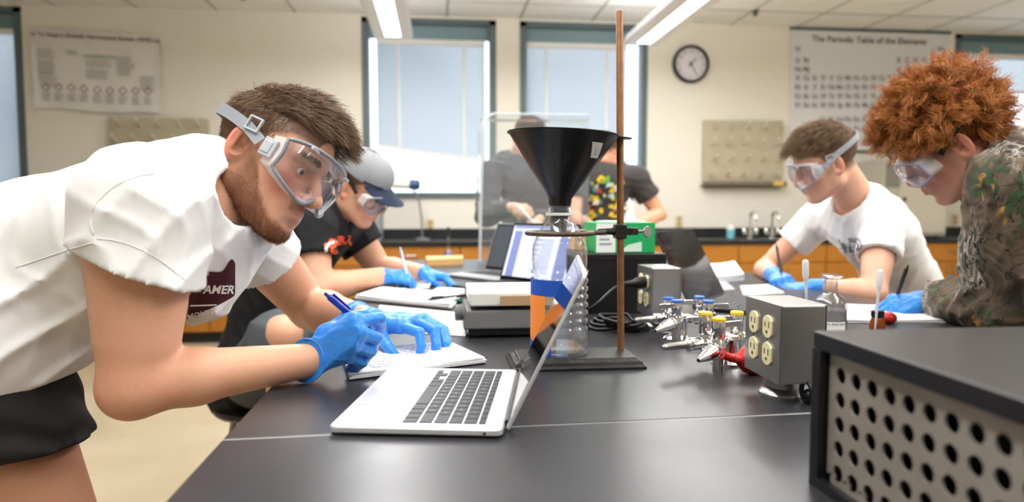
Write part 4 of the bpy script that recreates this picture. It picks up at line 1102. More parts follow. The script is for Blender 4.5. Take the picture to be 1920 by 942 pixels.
# ------------------------------------------------------------------ balance
m_balg = mat('balance_grey', S('#504f4d'), .5); m_balw = mat('balance_pan', S('#e9e5d6'), .45)
p0 = T(872, 641); y0 = 1.415; x0 = p0[0]; x1 = x0 + .20; D = .21
t = thing('balance', ((x0 + x1) / 2, y0 + D / 2, TZ), 'grey top loading balance with a cream pan box and side knob', 'balance')
for fx in (x0 + .03, x1 - .03):
    for fy in (y0 + .03, y0 + D - .03): MB().cyl((fx, fy, TZ), (fx, fy, TZ + .008), .012, n=12).build('foot', m_black, t)
MB().lo((x0 + .008, y0 + .006, TZ + .006), (x1 - .008, y0 + D - .006, TZ + .020)).build('base_plate', m_black, t, smooth=0, bevel=.002)
rect = lambda xa, xb, ya, yb, z: [(xa, ya, z), (xb, ya, z), (xb, yb, z), (xa, yb, z)]
MB().hull8(rect(x0 - .003, x1 + .003, y0 - .002, y0 + D, TZ + .020), rect(x0 + .004, x1 - .004, y0 + .012, y0 + D - .01, TZ + .058)).build('housing', m_balg, t, smooth=0, bevel=.004)
MB().lathe([(.016, 0), (.018, .003), (.018, .016), (.015, .018)], (x0 - .001, y0 + .06, TZ + .047), (-1, 0, 0), 20).build('knob', m_grey, t)
MB().lathe([(.03, 0), (.022, .018)], (x0 + .1, y0 + D / 2, TZ + .056), n=20).build('pan_support', m_steel, t)
pb = MB().hull8(rect(x0 + .012, x1 - .004, y0 + .012, y0 + D - .014, TZ + .066), rect(x0 + .010, x1 - .004, y0 + .010, y0 + D - .012, TZ + .096)).build('pan_box', m_balw, t, smooth=0, bevel=.004)
MB().lo((x0 + .075, y0 + .0085, TZ + .068), (x1 - .006, y0 + .0105, TZ + .088)).build('cardboard_label', mat('cardboard', S('#b08f68'), .7), pb, smooth=0)

# ------------------------------------------------------------------ green box on the far console
zc = TZ + .154; a = P(1118, 475, 1.74); x0 = a[0]; x1 = P(1228, 475, 1.74)[0]
t = thing('glove_box', ((x0 + x1) / 2, 1.79, zc), 'green and white carton of gloves on the far black console', 'box')
m_green = mat('green_card', S('#18a05a'), .5); h = .079
MB().lo((x0, 1.74, zc + .0005), (x1, 1.89, zc + h)).build('carton', m_green, t, smooth=0, bevel=.001)
MB().lo((x0 - .0004, 1.739, zc + .002), (x0 + .05, 1.7397, zc + h - .002)).build('white_panel', mat('white_card', S('#e4ece6'), .5), t, smooth=0)
tb = MB()
for k in range(3): tb.lo((x0 + .008, 1.7382, zc + .022 + k * .012), (x0 + .04 - .006 * k, 1.7388, zc + .027 + k * .012))
tb.build('print', m_pageink, t, smooth=0)
MB().add([(x0 + .06, 1.7388, zc + .004), (x0 + .12, 1.7388, zc + .004), (x0 + .12, 1.7388, zc + .03), (x0 + .085, 1.7388, zc + .022)], [(0, 1, 2, 3)]).build('pale_flash', mat('pale_green_card', S('#cfe8d8'), .5), t, smooth=0)
MB().lo((x0 + .02, 1.75, zc + h), (x1 - .02, 1.83, zc + h + .004)).build('glove_opening', m_white, t, smooth=0)
a = P(1094, 471, 1.9); single(MB().lo((a[0] - .035, 1.86, zc + .0005), (a[0] + .022, 1.93, zc + .055)), 'cardboard_box', mat('tan_card', S('#d6a878'), .6), (a[0], 1.9, zc), 'small tan cardboard box on the far console beside the green carton', 'box', smooth=0, bevel=.001)

# ------------------------------------------------------------------ red bulb, bottles, pipettes
m_redr = mat('red_rubber', S('#b01e1b'), .38)
p = T(1402, 705); o = np.array([p[0] + .012, p[1] + .01, TZ + .024])
t = thing('pipette_bulb', (o[0], o[1], TZ), 'red rubber pipette bulb lying before the steel outlet box', 'bulb')
d = nrm(P(1366, 671, 1.06) - o)
MB(R=frame(d, None, (0, 0, 1)), o=o).lathe([(.001, -.030), (.012, -.027), (.021, -.016), (.0245, -.002), (.022, .012), (.014, .023), (.0085, .029), (.0075, .036)], axis=(1, 0, 0), n=24).build('bulb', m_redr, t, smooth=180)
e = o + d * .036
nk = MB().tube([e - d * .004, e + d * .006, e + d * .014 + (-.004, 0, .004)], [.0075, .007, .0065], 14).lathe([(.0065, 0), (.0078, .002), (.0078, .004), (.004, .0045)], e + d * .014 + (-.004, 0, .004), nrm(d + (-.4, 0, .35)), 14)
nk.build('neck', m_redr, t, smooth=60); MB().ball(e + (0.004, -.008, .0), .0065).build('valve_ball', m_redr, t)
MB().lathe([(.003, 0), (.003, .0006)], e + d * .014 + (-.004, 0, .004) + nrm(d + (-.4, 0, .35)) * .0044, nrm(d + (-.4, 0, .35)), 10).build('opening', m_black, t)
p = T(1512, 757); single(MB().tube([np.array([p[0], p[1], TZ + .017]) + (0, .014 * math.cos(a), .014 * math.sin(a)) for a in np.linspace(0, 2 * PI, 20, endpoint=False)], .0036, 8, True).ball((p[0] + .006, p[1] + .004, TZ + .010), .0095), 'black_ring_knob', m_black, (p[0], p[1], TZ), 'small black ring beside the perforated console, partly hidden by it', 'knob', smooth=60)

m_gl = clear_mat('lab_glass', (.93, .95, .96), .22, .03); m_liq = clear_mat('acid', (.93, .94, .95), .12)
by = 1.36; p = P(1556, 608, by); bx = p[0]
gz = lambda v: P(1556, v, by)[2] - TZ
k_ = by / FPX
t = thing('reagent_bottle', (bx, by, TZ), 'clear glass reagent bottle with a flat stopper behind the steel outlet box', 'bottle')
Q = MB(o=(bx, by, TZ)); r = 31 * k_
Q.lathe([(r * .9, .001), (r, .006), (r, gz(572)), (r * .96, gz(566)), (r * .8, gz(558)), (r * .5, gz(552)), (.0135, gz(546)), (.0135, gz(530)), (.0165, gz(528))], n=32, capb=False).build('body', m_gl, t, smooth=50)
st = MB(o=(bx, by, TZ)).lathe([(.010, gz(548)), (.0125, gz(528)), (.012, gz(523)), (.019, gz(521)), (.0235, gz(519)), (.0235, gz(516)), (.018, gz(514.5))], n=28).build('stopper', m_gl, t, smooth=40)
MB(o=(bx, by, TZ)).lathe([(r * .88, .003), (r * .96, .007), (r * .96, gz(580))], n=28).build('liquid', m_liq, t, smooth=40)
def lab(i, j): a = -2.55 + 1.5 * i; return np.array([bx + (r + .0006) * math.cos(a), by + (r + .0006) * math.sin(a), TZ + gz(629) + (gz(600) - gz(629)) * j])
lb = MB().grid(lab, 12, 1).build('label', m_white, t, smooth=60)
tb = text_mb('Sulfuric Acid Solution', .0072, (1, 0, 0), (0, 0, 1), (0, 0, 0)); tt = MB()
V = []
for v in tb.v: i = .52 + v[0] / (1.5 * r); j = (TZ + gz(603.8) + v[2] - TZ - gz(629)) / (gz(600) - gz(629)); q = lab(i, j); V.append(q + nrm(q - (bx, by, q[2])) * .0004)
tt.add(V, tb.f).build('label_text', m_ink, lb, smooth=0)

def pipette(top, tip, label):
    top, tip = np.array(top, float), np.array(tip, float); d = nrm(tip - top); L = np.linalg.norm(tip - top)
    t = thing('pipette', tip, label, 'pipette', 'plastic transfer pipettes standing on the bench')
    m = bpy.data.materials.get('pipette_plastic') or mat('pipette_plastic', S('#e6e6ea'), .3, trans=.0, alpha=.72)
    MB().lathe([(.002, 0), (.0055, .002), (.0068, .006), (.0068, .032), (.0055, .04)], top, d, 14).build('bulb', m, t, smooth=60)
    MB().lathe([(.0055, .04), (.0034, .047), (.003, .06), (.0026, L * .75), (.0012, L)], top, d, 12).build('stem', m, t, smooth=60)
yb = 1.36; vz = P(1512, 562, yb)
s1 = thing('test_vial', (P(1513, 600, yb)[0], yb, TZ), 'small clear vial holding a pipette beside the reagent bottle', 'vial')
zt = P(1513, 548, yb)[2]
MB().lathe([(.0085, .001), (.009, .003), (.009, zt - TZ)], s1.location, n=16, capb=False).build('tube', m_gl, s1, smooth=50)
pipette(P(1510, 487, yb), np.array([P(1514, 600, yb)[0], yb, TZ + .004]), 'plastic pipette standing in the vial beside the reagent bottle')
ya = 1.42; ab = P(1645, 603, ya)
ad = thing('dropper_bottle', (ab[0], ya, TZ), 'small amber dropper bottle with a black cap before the camouflage student', 'bottle')
zt = P(1645, 583, ya)[2] - TZ
MB(o=(ab[0], ya, TZ)).lathe([(.016, .001), (.0165, .003), (.0165, zt - .03), (.013, zt - .018), (.011, zt - .014)], n=24).build('body', mat('amber_glass', S('#7a3a08'), .12, spec=.6), ad, smooth=50)
MB(o=(ab[0], ya, TZ)).lathe([(.013, zt - .014), (.0135, zt - .012), (.0135, zt), (.011, zt + .001)], n=24).build('cap', m_black, ad, smooth=40)
pipette(P(1651, 505, 1.395), np.array([P(1641, 603, 1.395)[0], 1.395, TZ + .003]), 'plastic pipette leaning against the amber dropper bottle')
p = P(1665, 604, 1.50); single(MB().ball((p[0], 1.50, TZ + .014), (.019, .019, .014), 20, 12), 'red_bulb', m_redr, (p[0], 1.50, TZ), 'red rubber ball just showing above the near console', 'bulb', smooth=180)

# ------------------------------------------------------------------ flask, clear shield
p = T(841, 486); t = thing('volumetric_flask', p, 'small flask of purple liquid with a black stopper at the bench end', 'flask')
MB(o=p).lathe([(.028, .001), (.032, .006), (.030, .02), (.018, .04), (.009, .055), (.008, .13), (.010, .132)], n=20, capb=False).build('glass', m_gl, t, smooth=50)
MB(o=p).lathe([(.027, .003), (.0305, .007), (.0285, .02), (.019, .036)], n=20).build('purple_liquid', mat('purple_liquid', S('#4a2a86'), .15), t, smooth=50)
MB(o=p).lathe([(.006, .125), (.008, .134), (.011, .136), (.011, .15), (.006, .165)], n=14).build('stopper', m_black, t, smooth=40)
m_acr = clear_mat('acrylic', (.95, .965, .97), .12, .05, haze=.045); m_acre = mat('acrylic_edge', S('#dfe6ea'), .3, alpha=.55)
ysh = 3.35; a, c = P(893, 300, ysh), P(1104, 300, ysh); ztop = P(1000, 214, ysh)[2]
t = thing('splash_shield', ((a[0] + c[0]) / 2, ysh + .1, TZ), 'tall clear acrylic splash shield before the two standing students', 'shield')
r = .07; pp = []
xa, xb = P(905, 300, ysh)[0], c[0]; za = TZ + .001
for q in range(9): an = PI - PI / 2 * q / 8; pp.append((xa + r + r * math.cos(an), ztop - r + r * math.sin(an)))
front = [(xa - .015, za)] + pp + [(xb, ztop), (xb, za)]
MB().prism(front, (1, 0, 0), (0, 0, 1), (0, 1, 0), .006, (0, ysh, 0)).build('front_pane', m_acr, t, smooth=0)
for xx, nm in ((xa - .013, 'side_pane'), (xb, 'side_pane')):
    MB().lo((xx, ysh + .007, za), (xx + .006, ysh + .18, ztop - .08)).build(nm, m_acr, t, smooth=0)
ed = MB().tube([(x, ysh + .003, z) for x, z in [(xa - .015, za + .005)] + pp], .007, 6).tube([(xa + r, ysh + .003, ztop), (xb, ysh + .003, ztop)], .006, 6)
ed.build('polished_edge', m_acre, t, smooth=60)
MB().lo((xa - .01, ysh + .008, ztop - .028), (xb, ysh + .1, ztop - .022)).build('top_pane', m_acr, t, smooth=0)
# ------------------------------------------------------------------ people kit
def skin_mat(name, rough=.48):
    m = mat(name, (1, 1, 1), rough, attr='Col', sub=.12, noise=(260, .35, 3, (.86, .80, .78)), bump=(900, .08, 3, .001), spec=.4); return m
m_skin = skin_mat('skin'); m_eye = mat('eye_white', S('#e6e0dc'), .15, coat=.6); m_iris = mat('iris', S('#6d7a72'), .2, coat=1.); m_pupil = mat('pupil', (.005, .005, .005), .1, coat=1.)
def hair_mat(name, c1, c2, rough=.45):
    return mat(name, c1, rough, noise=(60, .9, 4, c2), spec=.4)
def sstep(a, b, x): t = np.clip((x - a) / (b - a), 0, 1); return t * t * (3 - 2 * t)


class Head:
    """local axes: x subject's right, y forward, z up, origin between the ears"""
    def __init__(s, o, f, roll=0., k=1.):
        f = nrm(f); r = nrm(np.cross(f, (0, 0, 1))); u = np.cross(r, f); c, sn = math.cos(roll), math.sin(roll)
        s.R = np.stack([r * c + u * sn, f, u * c - r * sn], 1); s.o = np.array(o, float); s.k = k
    def w(s, p): return s.o + s.k * (np.asarray(p, float) @ s.R.T)
    def l(s, p): return ((np.asarray(p, float) - s.o) @ s.R) / s.k
    @classmethod
    def by_ear(cls, ear, f, side, roll=0., k=1.):
        h = cls((0, 0, 0), f, roll, k); h.o = np.array(ear, float) - h.w((.078 * side, -.008, 0)); return h


def head_sdf(h, neck_w, mouth_open=0., jaw=1., ears=(1, -1), neck_r=.056, nose=1.):
    p = []; subs = []
    A = lambda *a, **k: p.append(a[0])
    p.append(ell((0, -.016, .052), (.076, .099, .084), .01)); p.append(ell((0, .026, .05), (.066, .062, .062), .02))
    p.append(ell((0, .032, -.02), (.0615, .056, .085), .02))
    for q in (1, -1):
        p.append(ell((.046 * q, .056, -.012), (.022, .022, .017), .02))
        p.append(cap((.055 * q, -.004, -.052), (.020 * q, .066, -.092), .020 * jaw, .017 * jaw, .025)); p.append(cap((.058 * q, .0, -.01), (.055 * q, -.002, -.055), .02, .018 * jaw, .02))
        p.append(cap((.012 * q, .0885, .031), (.048 * q, .074, .031), .0085, .008, .012))
    p.append(ell((0, .079, -.094), (.021, .016, .015), .016)); p.append(ell((0, .076, -.058), (.034, .024, .03), .02))
    p.append(cap((0, .085, .024), (0, .106 * nose, -.018), .0085, .0105, .010)); p.append(ell((0, .108 * nose, -.024), (.0125, .0125, .0105), .006))
    for q in (1, -1): p.append(ell((.0125 * q, .0985, -.028), (.0075, .0115, .0085), .005))
    s = SDF((-.102, -.128, -.235), (.102, .135, .152), HRES)
    s.add(p)
    for q in (1, -1):
        s.prim(ell((.031 * q, .0915, .011), (.019, .013, .0125), .012), 0, 'sub')
        s.prim(ell((.031 * q, .0715, .010), (.0150, .0150, .0142), .004))
        s.prim(ell((.0315 * q, .0865, .0088), (.0132, .012, .0056), .0022), 0, 'sub')
        s.prim(ell((.0065 * q, .1055, -.035), (.0036, .006, .0035), .003), 0, 'sub')
    s.prim(cap((0, .0975, -.0515), (.0, .0975, -.0515), .007, .007, .006)); 
    for q in (1, -1):
        s.prim(cap((.004 * q, .0985, -.0525), (.022 * q, .0885, -.0570), .0055, .0032, .004))
        s.prim(cap((.0, .0975, -.0635 - mouth_open), (.019 * q, .0885, -.0590 - mouth_open * .4), .0062, .0035, .005))
        s.prim(cap((.0, .1065, -.0578 - mouth_open / 2), (.024 * q, .0920, -.0578 - mouth_open / 3), .0012 + mouth_open * .5, .0009, .0025), 0, 'sub')
    s.prim(ell((0, .098, -.076), (.02, .008, .006), .01), 0, 'sub')
    nl = h.l(neck_w)
    s.prim(cap((0, -.030, -.04), nl, neck_r, neck_r * 1.12, .018))
    for q in ears:
        Re = frame(nrm((.35 * q, -.94, .0)), None, (.12 * q, -.18, 1))      # x: backwards/outwards, z: up
        c = np.array([.0805 * q, -.012, .002])
        s.prim(ell(c, (.0210, .0066, .0350), .004, Re)); s.prim(ell(c + Re @ (-.003, 0, -.022), (.0105, .006, .012), .006, Re))
        no = Re[:, 1] * (1 if Re[0, 1] * q > 0 else -1)
        s.prim(ell(c + no * .0066 + Re @ (-.0005, 0, .004), (.0148, .0078, .0260), .0012, Re), 0, 'sub')
        s.prim(cap(c + no * .0012 + Re @ (.006, 0, .014), c + no * .0012 + Re @ (.007, 0, -.012), .0038, .0034, .004)); s.prim(ell(c + no * .0035 + Re @ (-.004, 0, -.006), (.0080, .0080, .0112), .0015, Re), 0, 'sub')
        s.prim(ell(c + Re @ (-.0145, 0, -.004), (.004, .005, .007), .004, Re))
    return s.mesh(1)


def head_color(V, base, lip, red, beard=None, scalp=None, hairline=None):
    x, y, z = np.abs(V[:, 0]), V[:, 1], V[:, 2]; n = len(V); C = np.tile(np.array(base), (n, 1))
    def blend(m, c): C[:] = C * (1 - m[:, None]) + np.array(c) * m[:, None]
    ck = np.exp(-(((x - .045) / .022) ** 2 + ((y - .068) / .03) ** 2 + ((z + .022) / .024) ** 2)); blend(.8 * ck, red)
    blend(.55 * np.exp(-((x / .016) ** 2 + ((y - .112) / .014) ** 2 + ((z + .026) / .014) ** 2)), red)
    ear = sstep(.076, .086, x) * (np.abs(z) < .05) * (np.abs(y + .012) < .035); blend(.7 * ear, red)
    if beard is not None:
        line = np.interp(y, [0, .03, .045, .062, .078, .1], [.02, -.016, -.044, -.066, -.080, -.084])
        m = sstep(.006, -.012, z - line) * sstep(-.03, -.008, y) * sstep(-.135, -.112, z)
        m = np.maximum(m, sstep(.018, .004, np.abs(y - .004)) * sstep(.03, .0, z) * sstep(-.06, -.02, z) * (x > .05) * .8)
        mu = sstep(-.034, -.040, z) * sstep(.03, .022, x) * (z > -.056) * (y > .07) * .75; m = np.maximum(m * (1 - .0 * z), mu)
        blend(.74 * m, beard)
    lm = np.exp(-((x / .021) ** 4 + ((z + .0578) / .0082) ** 4)) * (y > .083); blend(.9 * lm, lip)
    eb = np.exp(-(((z - .011) / .009) ** 2 + ((x - .031) / .018) ** 2)) * (y > .06); blend(.25 * eb, np.array(red) * .8)
    if scalp is not None: blend(hairline(V), scalp)
    return C


def eyes(h, par, gaze=(0, 0), iris=None):
    for q in (1, -1):
        e = MB(R=h.R * h.k, o=h.o).ball((.031 * q, .0722, .0093), .0125, 24, 16).build('eye', m_eye, par, smooth=180)
        d = nrm((gaze[0], 1, gaze[1])); c = np.array((.031 * q, .0722, .0093))
        r = .0126; ir = MB(R=h.R * h.k, o=h.o)
        for rad, nm, m, rr in ((.0058, 'iris', iris or m_iris, .01262), (.0027, 'pupil', m_pupil, .01270)):
            pr = [(rr * math.sin(a), rr * math.cos(a)) for a in np.linspace(math.asin(rad / rr), .02, 6)]
            MB(R=h.R * h.k, o=h.o).lathe(pr, c, d, 20, capa=False).build(nm, m, e, smooth=180)


def cranium(n, rs, region, k=1.0):
    """random points on the scalp (local) kept by region(p)"""
    d = rs.normal(size=(n * 3, 3)); d /= np.linalg.norm(d, axis=1, keepdims=True)
    c = np.array((0, -.012, .052)); r = np.array((.0755, .0985, .0835)) * k
    p = c + d * r; nn = d / r; nn /= np.linalg.norm(nn, axis=1, keepdims=True)
    keep = region(p); return p[keep][:n], nn[keep][:n]


def grow(p, nn, dirs, length, rs, seg=6, lift=.5, jit=.15, curl=0., droop=0.):
    """strands: leave the scalp along nn, bend towards dirs"""
    N = len(p); t = np.linspace(0, 1, seg)[None, :, None]; L = length[:, None, None]
    d = dirs + rs.normal(size=p.shape) * jit; d /= np.linalg.norm(d, axis=1, keepdims=True)
    P_ = p[:, None, :] + L * (nn[:, None, :] * (lift * (t - .45 * t * t)) + d[:, None, :] * (t * (1 - lift) + lift * .6 * t * t))
    P_[:, :, 2] -= (L * droop * t * t)[:, :, 0]
    if curl:
        ph = rs.uniform(0, 6.28, (N, 1)); fr = rs.uniform(6, 11, (N, 1)); a = np.cross(nn, d); T_ = t[:, :, 0]
        am = curl * np.minimum(1, T_ * 3)
        P_ += a[:, None, :] * (am * np.sin(ph + fr * T_))[:, :, None] + nn[:, None, :] * (am * np.cos(ph + fr * T_))[:, :, None]
    return P_


def hair_obj(h, paths, r0, name, m, par, r1=None):
    V, Q = strands(paths, r0, r1); return vq_obj((h.w(V), Q), name, m, par)


def ribbon(mb, pts, nrmls, w, th):
    """flat strap along pts, facing nrmls"""
    pts = [np.array(p, float) for p in pts]; V = []; F = []; m = len(pts)
    for i in range(m):
        t = nrm(pts[min(i + 1, m - 1)] - pts[max(i - 1, 0)]); n = nrm(nrmls[i] - t * np.dot(nrmls[i], t)); b = np.cross(t, n)
        V += [pts[i] + b * w / 2 + n * th / 2, pts[i] - b * w / 2 + n * th / 2, pts[i] - b * w / 2 - n * th / 2, pts[i] + b * w / 2 - n * th / 2]
    for i in range(m - 1): F += [(4 * i + j, 4 * i + (j + 1) % 4, 4 * i + 4 + (j + 1) % 4, 4 * i + 4 + j) for j in range(4)]
    F += [(3, 2, 1, 0), (4 * m - 4, 4 * m - 3, 4 * m - 2, 4 * m - 1)]
    return mb.add(V, F)


m_lens = clear_mat('goggle_lens', (.84, .82, .87), .12, .04, haze=.04); m_gframe = mat('goggle_frame', S('#8f949a'), .3, alpha=.85); m_strap = mat('strap_grey', S('#8f939a'), .6); m_vent = mat('vent_white', S('#b4b8be'), .35)
def goggles(h, par, kind='wide', gk=1., frame_m=None, strap_m=None, lens_m=None, lift=.0, strap_out=.0, back=.035):
    """goggles worn on a head; one child of the person with lens, frame, strap as sub-parts"""
    frame_m = frame_m or m_gframe; strap_m = strap_m or m_strap; lens_m = lens_m or m_lens
    R = h.R * h.k * gk; o = h.o + h.R[:, 2] * lift * h.k - h.R[:, 1] * .03 * h.k * (gk - 1)
    def surf(th, z, off=0.):                      # th in [-1,1]
        a = th * 1.25; sx = .088 * math.sin(a) / math.sin(1.25); y = .040 + .079 * (math.cos(a) ** .75 if math.cos(a) > 0 else 0)
        y += -.0 * z - .10 * (z - .01) * 1.0 * (z < -.0) * 0
        n = nrm((math.sin(a) * .9, math.cos(a), 0)); return np.array([sx, y - .18 * abs(z - .012), z]) + n * off
    def ztop(th): return .047 - .012 * abs(th) ** 3
    def zbot(th): return -.036 - .008 * math.cos(th * PI) + .026 * math.exp(-(th / .17) ** 2) + .014 * abs(th) ** 4
    if kind == 'flat':
        ztop = lambda th: .036 - .018 * abs(th) ** 4; zbot = lambda th: -.030 + .020 * math.exp(-(th / .2) ** 2) + .014 * abs(th) ** 4
    nu = 28
    b = MB(R=R, o=o)
    G = lambda i, j, off: surf(2 * i - 1, zbot(2 * i - 1) * (1 - j) + ztop(2 * i - 1) * j, off + .004 * math.sin(PI * j))
    b.grid(lambda i, j: G(i, j, 0), nu, 8)
    lens = b.build('goggles', lens_m, par, smooth=60)
    ths = np.linspace(-1, 1, nu + 1)
    loop = [surf(t, ztop(t)) for t in ths] + [surf(1, zbot(1) * (1 - j) + ztop(1) * j) for j in (.75, .5, .25)] + [surf(t, zbot(t)) for t in ths[::-1]] + [surf(-1, zbot(-1) * (1 - j) + ztop(-1) * j) for j in (.25, .5, .75)]
    MB(R=R, o=o).tube(loop, .0034, 8, True).build('frame_rim', frame_m, lens, smooth=60)
    # soft skirt from the rim towards the face
    m_sk = bpy.data.materials.get('goggle_skirt') or clear_mat('goggle_skirt', (.86, .88, .92), .10, .15, haze=.5)
    def skirt(i, j):
        a = loop[int(round(i * len(loop))) % len(loop)]; q = np.array([a[0] * .90, a[1] - .030, a[2] * .92 + .001]); return a * (1 - j) + q * j
    MB(R=R, o=o).grid(skirt, len(loop), 3).build('skirt', m_sk, lens, smooth=60)
    # strap round the back of the head, buckles at the sides
    q = 10; st = []
    for k in range(2 * q + 1):
        a = PI * k / (2 * q); x = (.0875 + strap_out) * math.cos(a); y = .030 - (.150 + strap_out) * math.sin(a) ** .8; st.append(np.array([x, y, .012 + (back + .026) * abs(math.sin(a)) ** .45]))
    ribbon(MB(R=R, o=o), st, [nrm((p[0], p[1] + .02, 0)) for p in st], .019 if kind == 'wide' else .012, .0018).build('strap', strap_m, lens, smooth=60)
    if kind == 'wide':
        for sx in (1, -1):
            c = np.array([.0875 * sx, .046, .010]); MB(R=R, o=o).box(c, (.006, .024, .030)).box(c + (.003 * sx, -.002, 0), (.004, .016, .02)).build('side_clip', m_vent, lens, smooth=0, bevel=.0015)
            c = np.array([(.0893 + strap_out * .9) * sx,   .005, .033]); e = MB(R=R, o=o)
            for dy, dz, sy, sz in ((-.011, 0, .003, .024), (.011, 0, .003, .024), (0, .0105, .022, .003), (0, -.0105, .022, .003)): e.box(c + (0, dy, dz), (.0045, sy, sz))
            e.build('strap_slide', m_vent, lens, smooth=0, bevel=.0008)
            MB(R=R, o=o).box(surf(.55 * sx, .042, .002), (.022, .006, .006)).build('vent_block', m_vent, lens, smooth=0, bevel=.0015)
    return lens


# ------------------------------------------------------------------ bodies
def torso_prims(sp, side, front, w=1., d=.70):
    """sp: pelvis, waist, chest, neck base"""
    pv, wa, ch, nb = [np.array(q, float) for q in sp]; side = nrm(side); n = front
    up = nrm(nb - ch)
    L = [cap(pv, wa, .160 * w, .140 * w, .03, n, d + .05), cap(wa, ch, .142 * w, .168 * w, .03, n, d), cap(ch, ch + (nb - ch) * .45, .168 * w, .135 * w, .03, n, d)]
    return L


def arm_prims(sh, el, wr, m=1., fm=None):
    fm = m if fm is None else fm
    sh, el, wr = [np.array(q, float) for q in (sh, el, wr)]; u = el - sh; f = wr - el; mid = el + f * .32
    bi = nrm(np.cross(np.cross(u, f), u)) if np.linalg.norm(np.cross(u, f)) > 1e-4 else np.zeros(3)
    return [cap(sh, el, .056 * m, .040 * m, .02), ell(sh + u * .05, np.array((.062, .062, .066)) * m, .03), cap(sh + u * .35 + bi * .012 * m, sh + u * .72 + bi * .010 * m, .046 * m, .038 * m, .02), cap(sh + u * .3 - bi * .014 * m, sh + u * .7 - bi * .008 * m, .044 * m, .034 * m, .02),
            cap(el, mid, .038 * m, .0425 * fm, .015), cap(mid, wr, .0425 * fm, .0275 * (fm * .6 + .4), .015), ell(el - nrm(nrm(f) + nrm(-u)) * .012, np.array((.026, .026, .026)) * m, .02)]


def leg_prims(hip, kn, an, m=1.):
    hip, kn, an = [np.array(q, float) for q in (hip, kn, an)]; f = an - kn
    return [cap(hip, kn, .090 * m, .056 * m, .03), cap(kn, an, .050 * m, .034 * m, .02), cap(kn + f * .12, kn + f * .5, .052 * m, .044 * m, .03)]


def hand_prims(pts, r=.0093, wr=.026):
    """pts: wrist, mcp(4), pip(4), dip(4), tip(4), thumb(4) in world space"""
    w, mcp, pip, dip, tip, th = pts; L = []
    w = np.array(w, float); mcp, pip, dip, tip, th = [np.array(q, float) for q in (mcp, pip, dip, tip, th)]
    rr = np.array([1., 1.04, .98, .86]) * r
    for i in range(4):
        a = w + (mcp[i] - w) * .25
        L.append(cap(a, mcp[i], r * 1.45, rr[i] * 1.35, .014))
    L.append(cap(mcp[0], mcp[3], r * 1.15, r * 1.0, .008)); L.append(cap(w + (mcp[0] - w) * .6, w + (mcp[3] - w) * .6, r * 1.3, r * 1.2, .012))
    L.append(cap(w, th[0], r * 1.5, r * 1.5, .014)); L.append(cap(th[0], th[1], r * 1.6, r * 1.25, .010)); L.append(cap(th[1], th[2], r * 1.22, r * 1.08, .003)); L.append(cap(th[2], th[3], r * 1.08, r * .92, .002))
    L.append(cap(th[0], mcp[0], r * 1.2, r * 1.1, .012))
    for i in range(4):
        L.append(cap(mcp[i], pip[i], rr[i] * 1.12, rr[i], .0028)); L.append(cap(pip[i], dip[i], rr[i], rr[i] * .92, .0012)); L.append(cap(dip[i], tip[i], rr[i] * .92, rr[i] * .8, .0012))
    return L


m_glove = mat('blue_nitrile', S('#2b86e0'), .42, noise=(30, .35, 3, S('#1f74d0')), bump=(70, .55, 5, .004), sheen=.2)
def glove(pts, cuff_to, par, h=.0018, r=.0095, cuff_r=.031, fill=(), wrinkle=.0012):
    """nitrile glove: the hand, a cuff running up the forearm and a rolled edge"""
    L = hand_prims(pts, r); w = np.array(pts[0], float); c = np.array(cuff_to, float); ax = nrm(c - w)
    L.append(cap(w, c, r * 2.7, cuff_r, .02))
    def d(X, Y, Z):
        q = (X - w[0]) * ax[0] + (Y - w[1]) * ax[1] + (Z - w[2]) * ax[2]
        cuffw = np.clip(.35 + (q + .02) / .06, .25, 1.6)
        return -wrinkle * cuffw * (np.maximum(wavy(X, Y, Z, ax + .3 * anyperp(ax)[0], .013, 0, .9, 5), 0) + np.maximum(wavy(X, Y, Z, ax - .5 * anyperp(ax)[1], .017, 1, .9, 6), 0))
    L = L + list(fill)
    V, Q = solid(L, h, disp=d, planes=[(c, ax)], pad=.012)
    g = vq_obj((V, Q), 'glove', m_glove, par)
    x, y = anyperp(ax); pts_ = [c + (cuff_r + .0005) * (x * math.cos(a) + y * math.sin(a)) + ax * .0012 * math.sin(5 * a) for a in np.linspace(0, 2 * PI, 28, endpoint=False)]
    MB().tube(pts_, .0016, 6, True).build('rolled_edge', m_glove, g, smooth=180)
    return g


def cast(px_pts, bvh, lift=.0012):
    """points of the picture carried onto a surface as seen from the camera"""
    out = []
    for u, v in px_pts:
        d = nrm(ray(u, v)); h = bvh.ray_cast(Vector((0, 0, CAM_Z)), Vector(d))
        if h[0] is None: return None
        n = np.array(h[1]); n = n if np.dot(n, d) < 0 else -n
        out.append(np.array(h[0]) + n * lift)
    return out


def bvh_of(VQ): return BVHTree.FromPolygons([tuple(v) for v in VQ[0]], [tuple(q) for q in VQ[1]])


